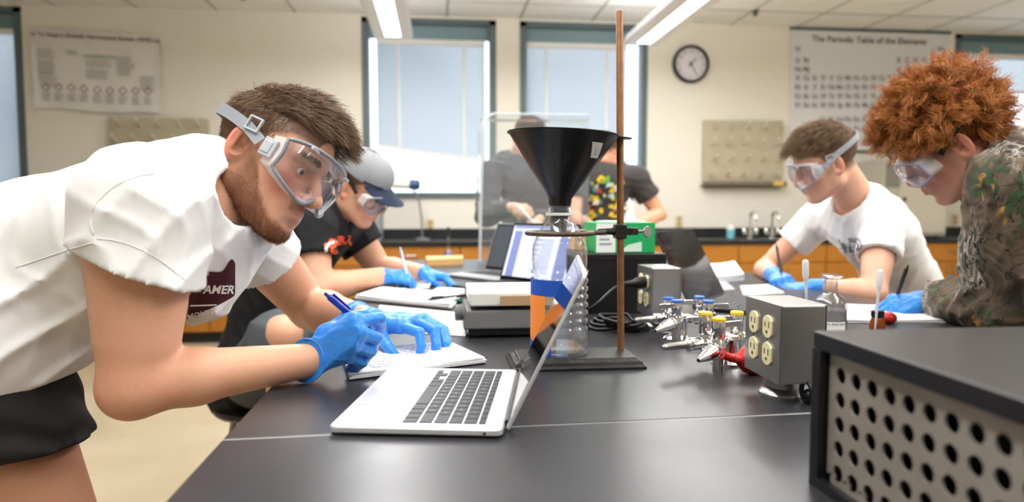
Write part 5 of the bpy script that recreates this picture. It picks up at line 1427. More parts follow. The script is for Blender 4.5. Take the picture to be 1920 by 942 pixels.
def print_grid(bvh, f, nu, nv, name, m, par, lift=.0012, gap=.022):
    V = []; ok = []; F = []
    for j in range(nv + 1):
        for i in range(nu + 1):
            q = cast([f(i / nu, j / nv)], bvh, lift); ok.append(q is not None); V.append(q[0] if q else np.zeros(3))
    w = nu + 1
    for j in range(nv):
        for i in range(nu):
            q = (j * w + i, (j + 1) * w + i, (j + 1) * w + i + 1, j * w + i + 1)
            if all(ok[k] for k in q) and max(np.linalg.norm(V[q[a]] - V[q[a - 1]]) for a in range(4)) < gap: F.append(q)
    best = []; left = set(range(len(F))); byv = {}
    for k, q in enumerate(F):
        for i in q: byv.setdefault(i, []).append(k)
    while left:                       # keep the largest connected piece
        todo = [left.pop()]; comp = []
        while todo:
            k = todo.pop(); comp.append(k)
            for i in F[k]:
                for m2 in byv[i]:
                    if m2 in left: left.discard(m2); todo.append(m2)
        if len(comp) > len(best): best = comp
    F = [F[k] for k in best]; used = sorted({i for q in F for i in q}); re_ = {i: n for n, i in enumerate(used)}
    if F: return MB().add([V[i] for i in used], [tuple(re_[i] for i in q) for q in F]).build(name, m, par, smooth=60)


def print_text(bvh, txt, size, u, v, ang, name, m, par, lift=.0018, bold=0., shear=0., arc=0.):
    tb = text_mb(txt, size, (1, 0, 0), (0, 1, 0), (0, 0, 0), 0, bold=bold); c, s_ = math.cos(ang), math.sin(ang); V = []
    for x, y, z in tb.v:
        x += shear * y
        if arc: a = x / arc; x, y = (arc + y) * math.sin(a), (arc + y) * math.cos(a) - arc
        q = cast([(u + x * c + y * s_, v + x * s_ - y * c)], bvh, lift); V.append(q[0] if q else None)
    F = [f for f in tb.f if all(V[i] is not None for i in f)]
    V = [np.zeros(3) if q is None else q for q in V]
    if F: return MB().add(V, F).build(name, m, par, smooth=0)


def shoe(an, toe, par, m):
    an = np.array(an, float); toe = np.array(toe, float); d = nrm(fl(toe - an)); a = np.array([an[0], an[1], .045]); 
    VQ = solid([cap(a - d * .03, a + d * .16, .043, .036, .02, (0, 0, 1), .9), cap(a, a + (0, 0, .06), .043, .045, .02)], .008, planes=[((0, 0, .004), (0, 0, -1))])
    s = vq_obj(VQ, 'shoe', m, par); return s
# ------------------------------------------------------------------ the bent student in white
HRES = .002
sk = S('#d8a588'); lipc = S('#c98a7e'); redc = S('#d9806a')
def fdir(yaw, pit): y, q = math.radians(yaw), math.radians(pit); return (math.cos(y) * math.cos(q), math.sin(y) * math.cos(q), -math.sin(q))
h1 = Head(P(505, 310, 1.2), fdir(-24, 23), .37, .97)
nb1 = P(392, 345, 1.20)
shR, elR, wrR = P(265, 408, 1.02), P(252, 722, 1.0), P(580, 676, 1.095)
shL, elL, wrL = P(452, 428, 1.39), P(580, 580, 1.52), P(686, 602, 1.345)
sp1 = [P(-80, 570, 1.2), P(85, 470, 1.2), P(270, 436, 1.2), nb1]
side1 = nrm(shR - shL); ax1 = nrm(sp1[3] - sp1[1]); fr1 = nrm(np.cross(side1, ax1)); 
if fr1[2] > 0: fr1 = -fr1
g0 = T(130, 900, 0.); man1 = thing('person', (sp1[0][0] + .1, 1.2, 0), 'bent man in a white t-shirt and goggles writing beside the silver laptop', 'person')
hipR, knR, anR = P(-62, 640, 1.10), P(165, 1180, 1.08), np.array([-.74, 1.08, .09]); hipL, knL, anL = P(-40, 640, 1.33), P(120, 1080, 1.34), np.array([-.80, 1.34, .09])
hV, hQ = head_sdf(h1, nb1, ears=(1, -1), neck_r=.060, jaw=1.08, nose=1.05)
def hl1(V):
    x, y, z = np.abs(V[:, 0]), V[:, 1], V[:, 2]; m = sstep(.048, .062, z - .12 * np.maximum(0, .03 - y) * 0 + np.clip((.055 - y) * .55, 0, .06)) * (y < .085)
    return .8 * np.maximum(m, sstep(.0, -.03, y) * sstep(-.045, -.02, z) * (x < .076)) * (x < .079)
hC = head_color(hV, sk, lipc, redc, beard=S('#7c4c32'), scalp=S('#3a2a20'), hairline=hl1)
armsR = arm_prims(shR, elR, wrR, 1.15, .94); armsL = arm_prims(shL, elL, wrL, 1.05)
aV, aQ = solid(armsR, .004); bV, bQ = solid(armsL, .005)
tors = torso_prims(sp1, side1, fr1, 1.0, .72)
legs = leg_prims(hipR, knR, anR, 1.06) + leg_prims(hipL, knL, anL, 1.06)
tV, tQ = solid(tors + [cap(hipR, hipL, .10, k=.05)] + legs + [cap(sp1[2] + (nb1 - sp1[2]) * .5, nb1, .09, .06, .03), cap(shR * .85 + shL * .15, shL * .85 + shR * .15, .06, k=.03)], .010)
V, Q = joinVQ([(h1.w(hV), hQ), (aV, aQ), (bV, bQ), (tV, tQ)])
C = np.tile(np.array(sk), (len(V), 1)); C[:len(hV)] = hC
el = np.exp(-(np.linalg.norm(V - elR, axis=1) / .05) ** 2) * .35; C = C * (1 - el[:, None]) + np.array(redc) * el[:, None]
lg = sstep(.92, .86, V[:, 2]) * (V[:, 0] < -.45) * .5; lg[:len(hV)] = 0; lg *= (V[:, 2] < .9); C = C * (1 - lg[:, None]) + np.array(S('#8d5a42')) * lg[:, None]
body1 = vq_obj((V, Q), 'body', m_skin, man1, col=C)
eyes(h1, man1, (.10, -.12))
gog1 = goggles(h1, man1, 'wide', 1.04, lift=.002, strap_out=.003, back=.006)
# nose piece glimpsed inside the lens
# hair
rs = np.random.RandomState(11); m_hair1 = hair_mat('brown_hair', S('#5c4430'), S('#84664a')); m_beard1 = hair_mat('auburn_beard', S('#754428'), S('#996340'))
def top1(p): return (p[:, 2] > .075 + .35 * np.clip(p[:, 1] - .03, 0, 1) - .10 * np.clip(-p[:, 1], 0, .1) * 0) & (p[:, 1] < .078) | ((p[:, 2] > .092) & (p[:, 1] <= .09))
def side1f(p): return (p[:, 2] > .018 + np.clip(p[:, 1] * .75, -.062, .07)) & (p[:, 1] < .068) & (p[:, 2] < .10)
p, nn = cranium(7500, rs, top1)
dirs = np.stack([-.42 + rs.normal(size=len(p)) * .2 + 0 * p[:, 0], np.full(len(p), .85), .30 - 6.0 * np.clip(p[:, 1] - .01, 0, .06)], 1)
ln = .034 + .022 * sstep(-.06, .06, p[:, 1]) + rs.uniform(-.006, .006, len(p))
cl_ = np.sin(p[:, 0] * 170 + 2 * np.sin(p[:, 1] * 60)) * .22; dirs[:, 0] += cl_; dirs[:, 2] += .15 * np.sin(p[:, 1] * 130 + p[:, 0] * 90)
pa = grow(p, nn, dirs, ln, rs, 7, lift=.55, jit=.09, droop=.16, curl=.0016)
p, nn = cranium(6500, rs, side1f)
dirs = np.stack([p[:, 0] * .5, np.full(len(p), -.35) + 0 * p[:, 1], np.full(len(p), -.9)], 1) 
ln = .008 + .018 * sstep(.03, .1, p[:, 2]) + rs.uniform(-.002, .002, len(p))
pb = grow(p, nn, dirs, ln, rs, 7, lift=.5, jit=.25)
hairo = hair_obj(h1, np.concatenate([pa, pb]), .00055, 'hair', m_hair1, man1, .0002)
# beard and brows
def on_face(V, n, w, rs):
    w = np.maximum(w, 0); idx = rs.choice(len(V), n, p=w / w.sum()); return V[idx] + rs.normal(size=(n, 3)) * .0012
x, y, z = np.abs(hV[:, 0]), hV[:, 1], hV[:, 2]
line = np.interp(y, [0, .03, .045, .062, .078, .1], [.02, -.016, -.044, -.066, -.080, -.084])
bm = sstep(.004, -.012, z - line) * sstep(-.03, -.008, y) * sstep(-.125, -.108, z); bm *= 1 - np.exp(-((x / .026) ** 6 + ((z + .058) / .012) ** 6))
bm *= 1 - (x > .066) * (z > -.045); bm = np.maximum(bm, sstep(.016, .004, np.abs(y - .006)) * (z < .035) * (z > -.06) * (x > .058) * (x < .0715))
bm = np.maximum(bm, .25 * sstep(-.036, -.041, z) * sstep(.032, .024, x) * (z > -.050) * (y > .08))
ctr = np.array((0, .0, -.03))
fp_ = on_face(hV, 13000, bm, rs); nf = fp_ - ctr; nf /= np.linalg.norm(nf, axis=1, keepdims=True)
pc_ = grow(fp_, nf, np.stack([nf[:, 0] * .3, np.full(len(fp_), .15), np.full(len(fp_), -.9)], 1), rs.uniform(.0025, .0058, len(fp_)) * (.6 + .6 * sstep(-.06, -.1, fp_[:, 2])), rs, 4, lift=.42, jit=.3)
hair_obj(h1, pc_, .0002, 'beard', m_beard1, man1, .0001)
eb = np.exp(-(((z - .0335 + .12 * np.clip(x - .038, 0, 1)) / .0035) ** 2)) * (x > .012) * (x < .052) * (y > .06)
fp_ = on_face(hV, 700, eb, rs); nf = np.tile((0, 1., .2), (len(fp_), 1)); sgn = np.sign(fp_[:, :1])
pe = grow(fp_, nf, np.concatenate([sgn * .95, -.2 + 0 * sgn, .25 - 9 * np.clip(np.abs(fp_[:, :1]) - .04, 0, .1)], 1), rs.uniform(.006, .010, len(fp_)), rs, 4, lift=.25, jit=.15)
hair_obj(h1, pe, .0003, 'eyebrows', m_hair1, man1, .00012)

# t-shirt
m_tee = mat('white_cotton', S('#e4e4e4'), .85, bump=(700, .12, 2, .001), sheen=.2)
uR = nrm(elR - shR); uL = nrm(elL - shL)
shirt = tors + [cap(hipR, hipL, .138, k=.05), cap(sp1[0], sp1[0], .165, k=.05), cap(shR * .9 + shL * .1, shL * .9 + shR * .1, .066, k=.04), cap(sp1[2] + (nb1 - sp1[2]) * .55, nb1, .105, .075, .05, fr1, .9),
                cap(P(215, 500, 1.17), P(-20, 625, 1.17), .095, .105, .06, (0, 1, 0), 1.3),
                cap(P(425, 440, 1.2), P(388, 560, 1.2), .06, .035, .05, (0, 1, 0), 1.5)]
def folds1(X, Y, Z):
    rdg = lambda q: (1 - np.abs(q)) ** 2 * 1.6 - .4
    a = rdg(wavy(X, Y, Z, (.62, .2, -.78), .13, 0, .5, 2)); b_ = wavy(X, Y, Z, (.9, -.2, .3), .12, 1, .6, 3); c_ = rdg(wavy(X, Y, Z, (.75, .5, .5), .10, 2, .7, 4))
    low = sstep(1.26, 1.08, Z); arm = np.exp(-(((X - shR[0]) / .16) ** 2 + ((Z - 1.1) / .16) ** 2))
    return -(.0055 * a * (.25 + .75 * low) + .0018 * b_ * low + .0026 * c_ * (.2 + arm))
endR = P(262, 506, 1.0); endL = shL + (elL - shL) * .40
sleeves = [[cap(shR + (0, 0, .012), shR + (elR - shR) * .55, .072, .086, .035), ell(shR + (0, .01, .01), (.08, .075, .08), .04)], [cap(shL, shL + (elL - shL) * .6, .066, .069, .035)]]
bnS = bounds(shirt + sleeves[0] + sleeves[1], .03); nS = SDF(*bnS, .005).add(shirt, .008)
for sl_, o_, n_, ar in ((sleeves[0], endR, nrm((-.40, -.0, -.92)), armsR), (sleeves[1], endL, uL, armsL)):
    s2 = SDF(*bnS, .005).add(sl_, .008); s2.disp(folds1)
    for q_ in (ar[0], ar[2], ar[3]): s2.prim(dict(q_, a=np.array(q_['a']) + (np.array(q_['b']) - np.array(q_['a'])) * .2), .006, 'sub', .0)
    s2.plane(o_, n_)
    if ar is armsR: nS.disp(folds1)
    nS.comb((slice(None),) * 3, s2.D, .012, 'add')
nd = nrm(h1.w((0, -.02, -.04)) - nb1)
nS.prim(cap(nb1 + nd * .012 + fr1 * .012, nb1 + nd * .2 + fr1 * .02, .074, .088, .004), 0, 'sub', .004); nS.prim(cap(nb1 + nd * .02 + fr1 * .06, nb1 + nd * .16 + fr1 * .10, .030, .055, .004), 0, 'sub', .012)
nS.prim(cap(P(452, 372, 1.13), P(520, 350, 1.13), .046, .07, .004), 0, 'sub', .006)
nS.plane(P(75, 716, 1.15), (.29, 0, -.96))
VQs = nS.mesh(1); shirt1 = vq_obj(VQs, 't_shirt', m_tee, man1)
bv = bvh_of(VQs)
# seam lines and hems
def seam(pxs, name, r=.0009):
    q = [cast([p_], bv, .0004) for p_ in smoothpath([(a, b_, 0) for a, b_ in pxs], 6)] if False else [cast([(p_[0], p_[1])], bv, .0003) for p_ in smoothpath([(a, b_, 0) for a, b_ in pxs], 6)]
    q = [a[0] for a in q if a]
    if len(q) > 3: MB().tube(q, r, 6).build(name, m_tee, shirt1, smooth=180)
seam([(290, 326), (255, 332), (215, 350), (182, 380), (170, 410), (175, 440)], 'sleeve_seam'); seam([(172, 456), (110, 475), (30, 502)], 'side_seam'); seam([(182, 448), (230, 455), (290, 482), (350, 528)], 'hem_stitch', .0006)
# chest print
m_mar = mat('maroon_print', S('#43121f'), .8); m_wprint = mat('white_print', S('#e9e6e6'), .8)
def f_(i, j):
    l = 350 + 4 * math.sin(j * 3); r = 440 - 70 * max(0, (j - .62) / .38) ** 1.2; top = 506 + 6 * i - 26 * math.exp(-((i - .93) / .12) ** 2) * 1.0
    return l + (r - l) * i, top + (598 - 8 * i - top) * j
print_grid(bv, f_, 22, 22, 'maroon_print', m_mar, shirt1)
print_text(bv, 'AMER', 22, 410, 543, .02, 'letter_print', m_wprint, shirt1, bold=.6, shear=.25)
print_grid(bv, lambda i, j: (356 + 50 * i, 571 - 1 * i + 3 * j), 8, 1, 'line_print', m_wprint, shirt1, .0018)
print_text(bv, 'MOUN', 16, 376, 590, -.2, 'letter_print', m_wprint, shirt1, bold=.3)
# collar band
# shorts
m_short = mat('black_shorts', S('#0c0c0e'), .75, bump=(300, .1, 2, .001))
def foldS(X, Y, Z): return -.003 * wavy(X, Y, Z, (.3, .2, .9), .05, 0, .8, 9)
SS = SDF(*bounds([cap(hipR, hipR + (knR - hipR) * .6, .14), cap(hipL, hipL + (knL - hipL) * .6, .14), cap(sp1[0], sp1[0], .2)], .02), .007)
SS.add([cap(sp1[0], sp1[0] + (sp1[1] - sp1[0]) * .3, .120, .11, .03, fr1, .74), cap(hipR, hipL, .095, k=.05), cap(hipR, hipR + (knR - hipR) * .62, .112, .100, .03), cap(hipL, hipL + (knL - hipL) * .62, .108, .094, .03)], .004); SS.disp(foldS)
hm = P(95, 868, 1.0); SS.plane(hm, (.06, 0, -1)); 
SS.prim(cap(hipR + (knR - hipR) * .42, knR, .095, .078), 0, 'sub', 0); SS.prim(cap(hipL + (knL - hipL) * .40, knL, .088, .076), 0, 'sub', 0)
vq_obj(SS.mesh(1), 'shorts', m_short, man1)
for a, k in ((anR, knR), (anL, knL)): shoe(a, a + np.array([.2, 0, 0]), man1, m_white)
# gloves
q = lambda L: [P(*a) for a in L]
glove((wrR, q([(668, 604, 1.075), (672, 624, 1.062), (664, 648, 1.066), (650, 668, 1.078)]), q([(712, 598, 1.095), (706, 634, 1.085), (696, 658, 1.088), (680, 680, 1.094)]),
       q([(714, 615, 1.118), (698, 650, 1.112), (684, 672, 1.112), (668, 690, 1.110)]), q([(706, 628, 1.140), (684, 652, 1.130), (668, 676, 1.126), (654, 692, 1.120)]),
       q([(612, 628, 1.115), (652, 598, 1.135), (684, 592, 1.150), (706, 606, 1.158)])), P(579, 676, 1.09) + nrm(elR - wrR) * .004, man1, cuff_r=.0335, fill=[cap(P(640, 660, 1.10), P(672, 668, 1.115), .017, .014, .012), cap(P(668, 640, 1.11), P(684, 640, 1.12), .014, .012, .01)])
glove((wrL, q([(752, 612, 1.285), (778, 603, 1.315), (792, 600, 1.345), (796, 598, 1.372)]), q([(787, 624, 1.255), (815, 620, 1.285), (830, 620, 1.315), (834, 618, 1.345)]),
       q([(790, 650, 1.243), (818, 647, 1.268), (836, 646, 1.290), (840, 642, 1.315)]), q([(786, 668, 1.246), (815, 664, 1.268), (835, 661, 1.285), (840, 655, 1.305)]),
       q([(702, 612, 1.325), (716, 634, 1.28), (728, 652, 1.258), (741, 668, 1.247)])), wrL + nrm(elL - wrL) * .035, man1, cuff_r=.034)
# ------------------------------------------------------------------ generic hand in its own frame: y to the fingers, z back of the hand, x thumb side
def hand_pts(w, fy, fz, thumb=1, curl=(.5, .7, .5), spread=.08, size=1., tcurl=.4, opp=.4):
    fy = nrm(fy); fz = np.asarray(fz, float); fz = nrm(fz - fy * np.dot(fy, fz)); fx = np.cross(fy, fz) * thumb; w = np.array(w, float)
    G = lambda x, y, z: w + (fx * x + fy * y + fz * z) * size
    mcp, pip, dip, tip = [], [], [], []
    for i, (x, y, L) in enumerate(((.028, .088, (.042, .024, .020)), (.009, .092, (.046, .028, .021)), (-.010, .088, (.042, .026, .020)), (-.028, .078, (.033, .020, .018)))):
        a = 0; p = np.array([x, y, .0]); d0 = np.array([spread * (1.5 - i) / 1.5, 1, 0]); ps = [p]
        for c, l in zip(curl, L):
            a += c + .05 * i; d = np.array([d0[0] * math.cos(a), math.cos(a), -math.sin(a)]); p = p + d * l; ps.append(p)
        for lst, q in zip((mcp, pip, dip, tip), ps): lst.append(G(*q))
    th = [G(.026, .028, -.008), G(.044, .058, -.018 - .01 * opp), G(.044 - .018 * opp, .086, -.030 - .016 * opp), G(.040 - .028 * tcurl, .108, -.036 - .018 * opp)]
    return (w, mcp, pip, dip, tip, th)


HRES = .003
def stool(x, y, h, label):
    t = thing('lab_stool', (x, y, 0), label, 'stool', 'lab stools')
    MB().lathe([(.165, h - .03), (.175, h - .02), (.175, h - .006), (.16, h)], (x, y, 0), n=28).build('seat', m_black, t)
    for k in range(4):
        a = PI / 4 + k * PI / 2; MB().tube([(x + .12 * math.cos(a), y + .12 * math.sin(a), h - .03), (x + .2 * math.cos(a), y + .2 * math.sin(a), .0)], .012, 8).build('leg', m_steel, t)
    MB().tube([(x + .165 * math.cos(a), y + .165 * math.sin(a), .28) for a in np.linspace(0, 2 * PI, 24, endpoint=False)], .009, 8, True).build('foot_ring', m_steel, t)


def person(label, loc, head, nb, sp, sh, el, wr, tee_m, hips=None, knees=None, ankles=None, pants_m=None, skc='#dba98a', sleeve=.45, long_sleeve=False, muscle=1., w=1., hem=None, mouth=0., lower_h=.012, tee_h=.007, collar=.0, fold=.004, hood=False, lean=None, arm_h=.006, scalp='#4a3526', hl=None, pants_len=1.0, bare=()):
    t = thing('person', loc, label, 'person'); skin = S(skc); red = tuple(np.array(skin) * (1.02, .72, .68)); lip = tuple(np.array(skin) * (.93, .66, .66))
    side = nrm(np.array(sh[0]) - np.array(sh[1])); ax = nrm(np.array(sp[3]) - np.array(sp[1])); fr = nrm(np.cross(side, ax))
    if np.dot(fr, head.R[:, 1]) < 0: fr = -fr
    parts = []; hV, hQ = head_sdf(head, nb, mouth_open=mouth); hc = head_color(hV, skin, lip, red, scalp=S(scalp), hairline=hl)
    parts.append((head.w(hV), hQ)); ar = [arm_prims(sh[i], el[i], wr[i], muscle) for i in (0, 1)]
    for a in ar: parts.append(solid(a, arm_h))
    tors = torso_prims(sp, side, fr, w)
    low = []
    if hips: low = leg_prims(hips[0], knees[0], ankles[0]) + leg_prims(hips[1], knees[1], ankles[1]) + [cap(hips[0], hips[1], .09, k=.05)]
    sb = np.array(sh[0]); sc_ = np.array(sh[1]); up = np.array(sp[2]) + (np.array(nb) - np.array(sp[2])) * .5
    parts.append(solid(tors + low + [cap(up, nb, .085, .058, .03), cap(sb * .85 + sc_ * .15, sc_ * .85 + sb * .15, .055, k=.03)], .012))
    V, Q = joinVQ(parts); C = np.tile(np.array(skin), (len(V), 1)); C[:len(hV)] = hc
    body = vq_obj((V, Q), 'body', m_skin, t, col=C)
    # shirt
    pr = tors + [cap(sb * .9 + sc_ * .1, sc_ * .9 + sb * .1, .064, k=.04), cap(up, nb, .10, .072, .05, fr, .9)]
    if long_sleeve and hips: pr.append(cap(hips[0], hips[1], .13, k=.05))
    if hips: pr.append(cap(np.array(sp[0]), np.array(sp[0]) - ax * .06, .155 * w, .155 * w, .04, fr, .78))
    sl_p = []
    for i in (0, 1):
        s0, e0, w0 = [np.array(q, float) for q in (sh[i], el[i], wr[i])]
        if long_sleeve: sl_p.append([cap(s0, e0, .072 * muscle, .058 * muscle, .03), cap(e0, w0, .056 * muscle, .042 * muscle, .02)])
        else: sl_p.append([cap(s0, s0 + (e0 - s0) * (sleeve + .15), .066 * muscle, .068 * muscle, .03), ell(s0, np.array((.07, .07, .07)) * muscle, .03)])
    bb = bounds(pr + sl_p[0] + sl_p[1], .03); n = SDF(*bb, tee_h).add(pr, .010)
    rdg = lambda q: (1 - np.abs(q)) ** 2 * 1.6 - .4
    def fo(X, Y, Z): return -fold * (rdg(wavy(X, Y, Z, ax * .7 + fr * .5, .11, 0, .6, 2)) + .5 * rdg(wavy(X, Y, Z, side * .6 + ax * .6, .09, 1, .7, 3)))
    n.disp(fo)
    for i in (0, 1):
        s0, e0, w0 = [np.array(q, float) for q in (sh[i], el[i], wr[i])]
        s2 = SDF(*bb, tee_h).add(sl_p[i], .010); s2.disp(fo)
        if long_sleeve: s2.plane(w0 + (e0 - w0) * .12, nrm(w0 - e0))
        else:
            for q in (ar[i][0], ar[i][2], ar[i][3]): s2.prim(dict(q, a=np.array(q['a']) + (np.array(q['b']) - np.array(q['a'])) * .25), .004, 'sub', 0)
            s2.plane(s0 + (e0 - s0) * sleeve, nrm(e0 - s0))
        n.comb((slice(None),) * 3, s2.D, .015, 'add')
    nd = nrm(head.w((0, -.02, -.04)) - nb)
    n.prim(cap(nb + nd * (.018 + collar) + fr * .01, nb + nd * .2 + fr * .02, .066, .075), 0, 'sub', .004)
    if hem is not None: n.plane(*hem)
    VQ = n.mesh(1); tee = vq_obj(VQ, 'shirt', tee_m, t)
    if hips and pants_m:
        pp = [cap(sp[0], np.array(sp[0]) + ax * .04, .150, .140, .03, fr, .74), cap(hips[0], hips[1], .10, k=.05)]
        for i in (0, 1):
            h_, k_, a_ = [np.array(q, float) for q in (hips[i], knees[i], ankles[i])]
            if pants_len < 1: pp.append(cap(h_, h_ + (k_ - h_) * pants_len, .105, .095, .03))
            else: pp += [cap(h_, k_, .105, .075, .03), cap(k_, a_ + (k_ - a_) * .1, .075, .062, .02)]
        pants = vq_obj(solid(pp, .010, disp=lambda X, Y, Z: -.004 * rdg(wavy(X, Y, Z, (.3, .3, .9), .11, 0, .8, 9))), 'trousers' if pants_len >= 1 else 'shorts', pants_m, t)
        for i in (0, 1): shoe(ankles[i], np.array(ankles[i]) + fl(np.array(knees[i]) - np.array(hips[i])) * .4 + fl(fr) * .12, t, m_white)
    return t, tee, VQ, hV, fr, side, ax


def brows(h, hV, m, t, n=350):
    rs = np.random.RandomState(4); x, y, z = np.abs(hV[:, 0]), hV[:, 1], hV[:, 2]
    eb = np.exp(-(((z - .0335) / .0035) ** 2)) * (x > .012) * (x < .052) * (y > .06); idx = rs.choice(len(hV), n, p=eb / eb.sum()); p = hV[idx]
    nf = np.tile((0, 1., .2), (n, 1)); sg = np.sign(p[:, :1])
    hair_obj(h, grow(p, nf, np.concatenate([sg * .95, -.2 + 0 * sg, .15 + 0 * sg], 1), rs.uniform(.006, .010, n), rs, 4, lift=.25, jit=.15), .0004, 'eyebrows', m, t, .0002)


def short_hair(h, t, m, n_top, n_side, ln_top, ln_side, fwd=.8, droopf=.12, seed=1, curl=.0, r=.0008, lift=.55, front=.085):
    rs = np.random.RandomState(seed)
    p, nn = cranium(n_top, rs, lambda p: (p[:, 2] > .07 + .3 * np.clip(p[:, 1] - .03, 0, 1)) & (p[:, 1] < front))
    d = np.stack([rs.normal(size=len(p)) * .25 + np.sin(p[:, 1] * 120) * .2, np.full(len(p), fwd), .25 - 6 * np.clip(p[:, 1] - .01, 0, .06)], 1)
    a = grow(p, nn, d, ln_top + rs.uniform(-.006, .006, len(p)), rs, 7, lift=lift, jit=.2, droop=droopf, curl=curl)
    p, nn = cranium(n_side, rs, lambda p: (p[:, 2] > .014 + np.clip(p[:, 1] * .75, -.07, .07)) & (p[:, 1] < .066) & (p[:, 2] < .10))
    d = np.stack([p[:, 0] * .5, np.full(len(p), -.3), np.full(len(p), -.9)], 1)
    b = grow(p, nn, d, ln_side * (.5 + .8 * sstep(.02, .1, p[:, 2])) + rs.uniform(-.002, .002, len(p)), rs, 7, lift=.5, jit=.25, curl=curl * .6)
    return hair_obj(h, np.concatenate([a, b]), r, 'hair', m, t, r * .3)


def hl_std(V):
    x, y, z = np.abs(V[:, 0]), V[:, 1], V[:, 2]
    return .85 * np.maximum(sstep(.05, .064, z + np.clip((.055 - y) * .55, 0, .06)) * (y < .085), sstep(.0, -.03, y) * sstep(-.045, -.02, z) * (x < .076)) * (x < .079)


# ------------------------------------------------------------------ the capped student in black
Y = 2.3; hd = Head(P(672, 354, Y), fdir(-12, 32), -.18, .96); nb = P(618, 392, 2.33)
sh = [P(578, 432, 2.2), P(655, 425, 2.52)]; el = [P(592, 545, 2.12), P(712, 505, 2.52)]; wr = [P(716, 518, 2.22), P(792, 512, 2.42)]
sp = [np.array([-.60, 2.38, .66]), P(515, 555, 2.38), P(568, 450, 2.36), nb]
hips = [np.array([-.57, 2.26, .645]), np.array([-.57, 2.50, .645])]; kn = [P(530, 628, 1.98), P(600, 640, 2.62)]; an = [np.array([-.42, 2.05, .09]), np.array([-.40, 2.60, .09])]
m_btee = mat('black_cotton', S('#121215'), .9); m_gshort = mat('grey_shorts', S('#4d5257'), .8)
t, tee, VQ, hV, fr, sd, ax = person('seated man in a grey cap and black t-shirt with orange print, writing', (-.7, 2.38, 0), hd, nb, sp, sh, el, wr, m_btee, hips, kn, an, m_gshort, '#d9a588', .50, pants_len=.85, hl=hl_std, muscle=1.05)
eyes(hd, t, (0, -.4)); m_h2 = hair_mat('dark_blond_hair', S('#4a3a2a'), S('#6d563c')); brows(hd, hV, m_h2, t)
rs = np.random.RandomState(3); p, nn = cranium(2500, rs, lambda p: (p[:, 2] > .012 + np.clip(p[:, 1] * .75, -.07, .07)) & (p[:, 1] < .06) & (p[:, 2] < .06))
hair_obj(hd, grow(p, nn, np.stack([p[:, 0] * .4, np.full(len(p), -.3), np.full(len(p), -.9)], 1), np.full(len(p), .014), rs, 5, lift=.4, jit=.2), .0008, 'hair', m_h2, t, .0003)
gg = goggles(hd, t, 'flat', strap_m=m_black, strap_out=.0, back=.02)
# baseball cap
m_cap = mat('cap_grey', S('#8f9196'), .85, bump=(500, .1, 2, .001)); m_brim = mat('cap_navy', S('#1d2a42'), .8)
crown = solid([ell((0, -.014, .056), (.082, .105, .084), .01), ell((0, .03, .08), (.056, .06, .048), .03)], .003, planes=[((0, 0, .052), (0, -.10, -1))])
cp = vq_obj((hd.w(crown[0]), crown[1]), 'cap', m_cap, t)
R_ = hd.R * hd.k
def brim(i, j, off=0.):
    a = (i - .5) * 2.3; r0 = np.array([.082 * math.sin(a), .088 * math.cos(a) - .002]); e = r0 + np.array([0, 1]) * (.075 * math.cos(a * .62) ** .7) * j
    return np.array([e[0], e[1], .058 - .10 * e[0] ** 2 / .08 * 1.6 - .16 * j * .075 * 2 + off])
b = MB(R=R_, o=hd.o).grid(brim, 20, 8).grid(lambda i, j: brim(1 - i, j, -.004), 20, 8).tube([brim(i, 1, -.002) for i in np.linspace(0, 1, 24)], .0032, 6); b.build('brim', m_brim, cp, smooth=50)
MB(R=R_, o=hd.o).ball((0, -.012, .143), (.008, .008, .004), 10, 6).build('button', m_cap, cp)
ribbon(MB(R=R_, o=hd.o), [np.array([.087 * math.cos(a), -.014 + .108 * math.sin(a), .057]) for a in np.linspace(.4, PI - .4, 14)], [nrm((math.cos(a), math.sin(a), 0)) for a in np.linspace(.4, PI - .4, 14)], .008, .002).build('cap_seam', m_brim, cp)
for k in range(6):
    a = k * PI / 3 + .5; pts_ = [np.array([.0865 * math.cos(a) * math.cos(q), -.014 + .1075 * math.sin(a) * math.cos(q), .056 + .0865 * math.sin(q)]) for q in np.linspace(.05, 1.5, 8)]
    MB(R=R_, o=hd.o).tube(pts_, .0011, 5).build('panel_seam', m_cap, cp)
bv = bvh_of(VQ); m_or = mat('orange_print', S('#e4552a'), .8)
print_text(bv, 'MERA', 20, 634, 452, -.28, 'letter_print', m_or, tee, .002, bold=1.6, arc=42)
def ringf(i, j, r0=13, r1=19): a = 2 * PI * i; r = r0 + (r1 - r0) * j; return 627 + r * math.cos(a), 468 + r * .85 * math.sin(a)
print_grid(bv, lambda i, j: ringf(i, j), 24, 1, 'ring_print', m_wprint, tee, .002, .06); print_grid(bv, lambda i, j: ringf(i, j, 3, 9), 14, 1, 'emblem_print', m_or, tee, .0022)
glove(hand_pts(wr[0], (.85, .35, -.12), (-.1, -.5, .8), -1, (.7, .9, .6), tcurl=.9, opp=.9, size=.98), wr[0] + nrm(el[0] - wr[0]) * .045, t, h=.003)
glove(hand_pts(wr[1], (.9, -.35, -.15), (.1, .1, 1), 1, (.55, .7, .5), size=.98), wr[1] + nrm(el[1] - wr[1]) * .045, t, h=.003)
stool(-.58, 2.38, .53, 'black topped lab stool under the capped student')

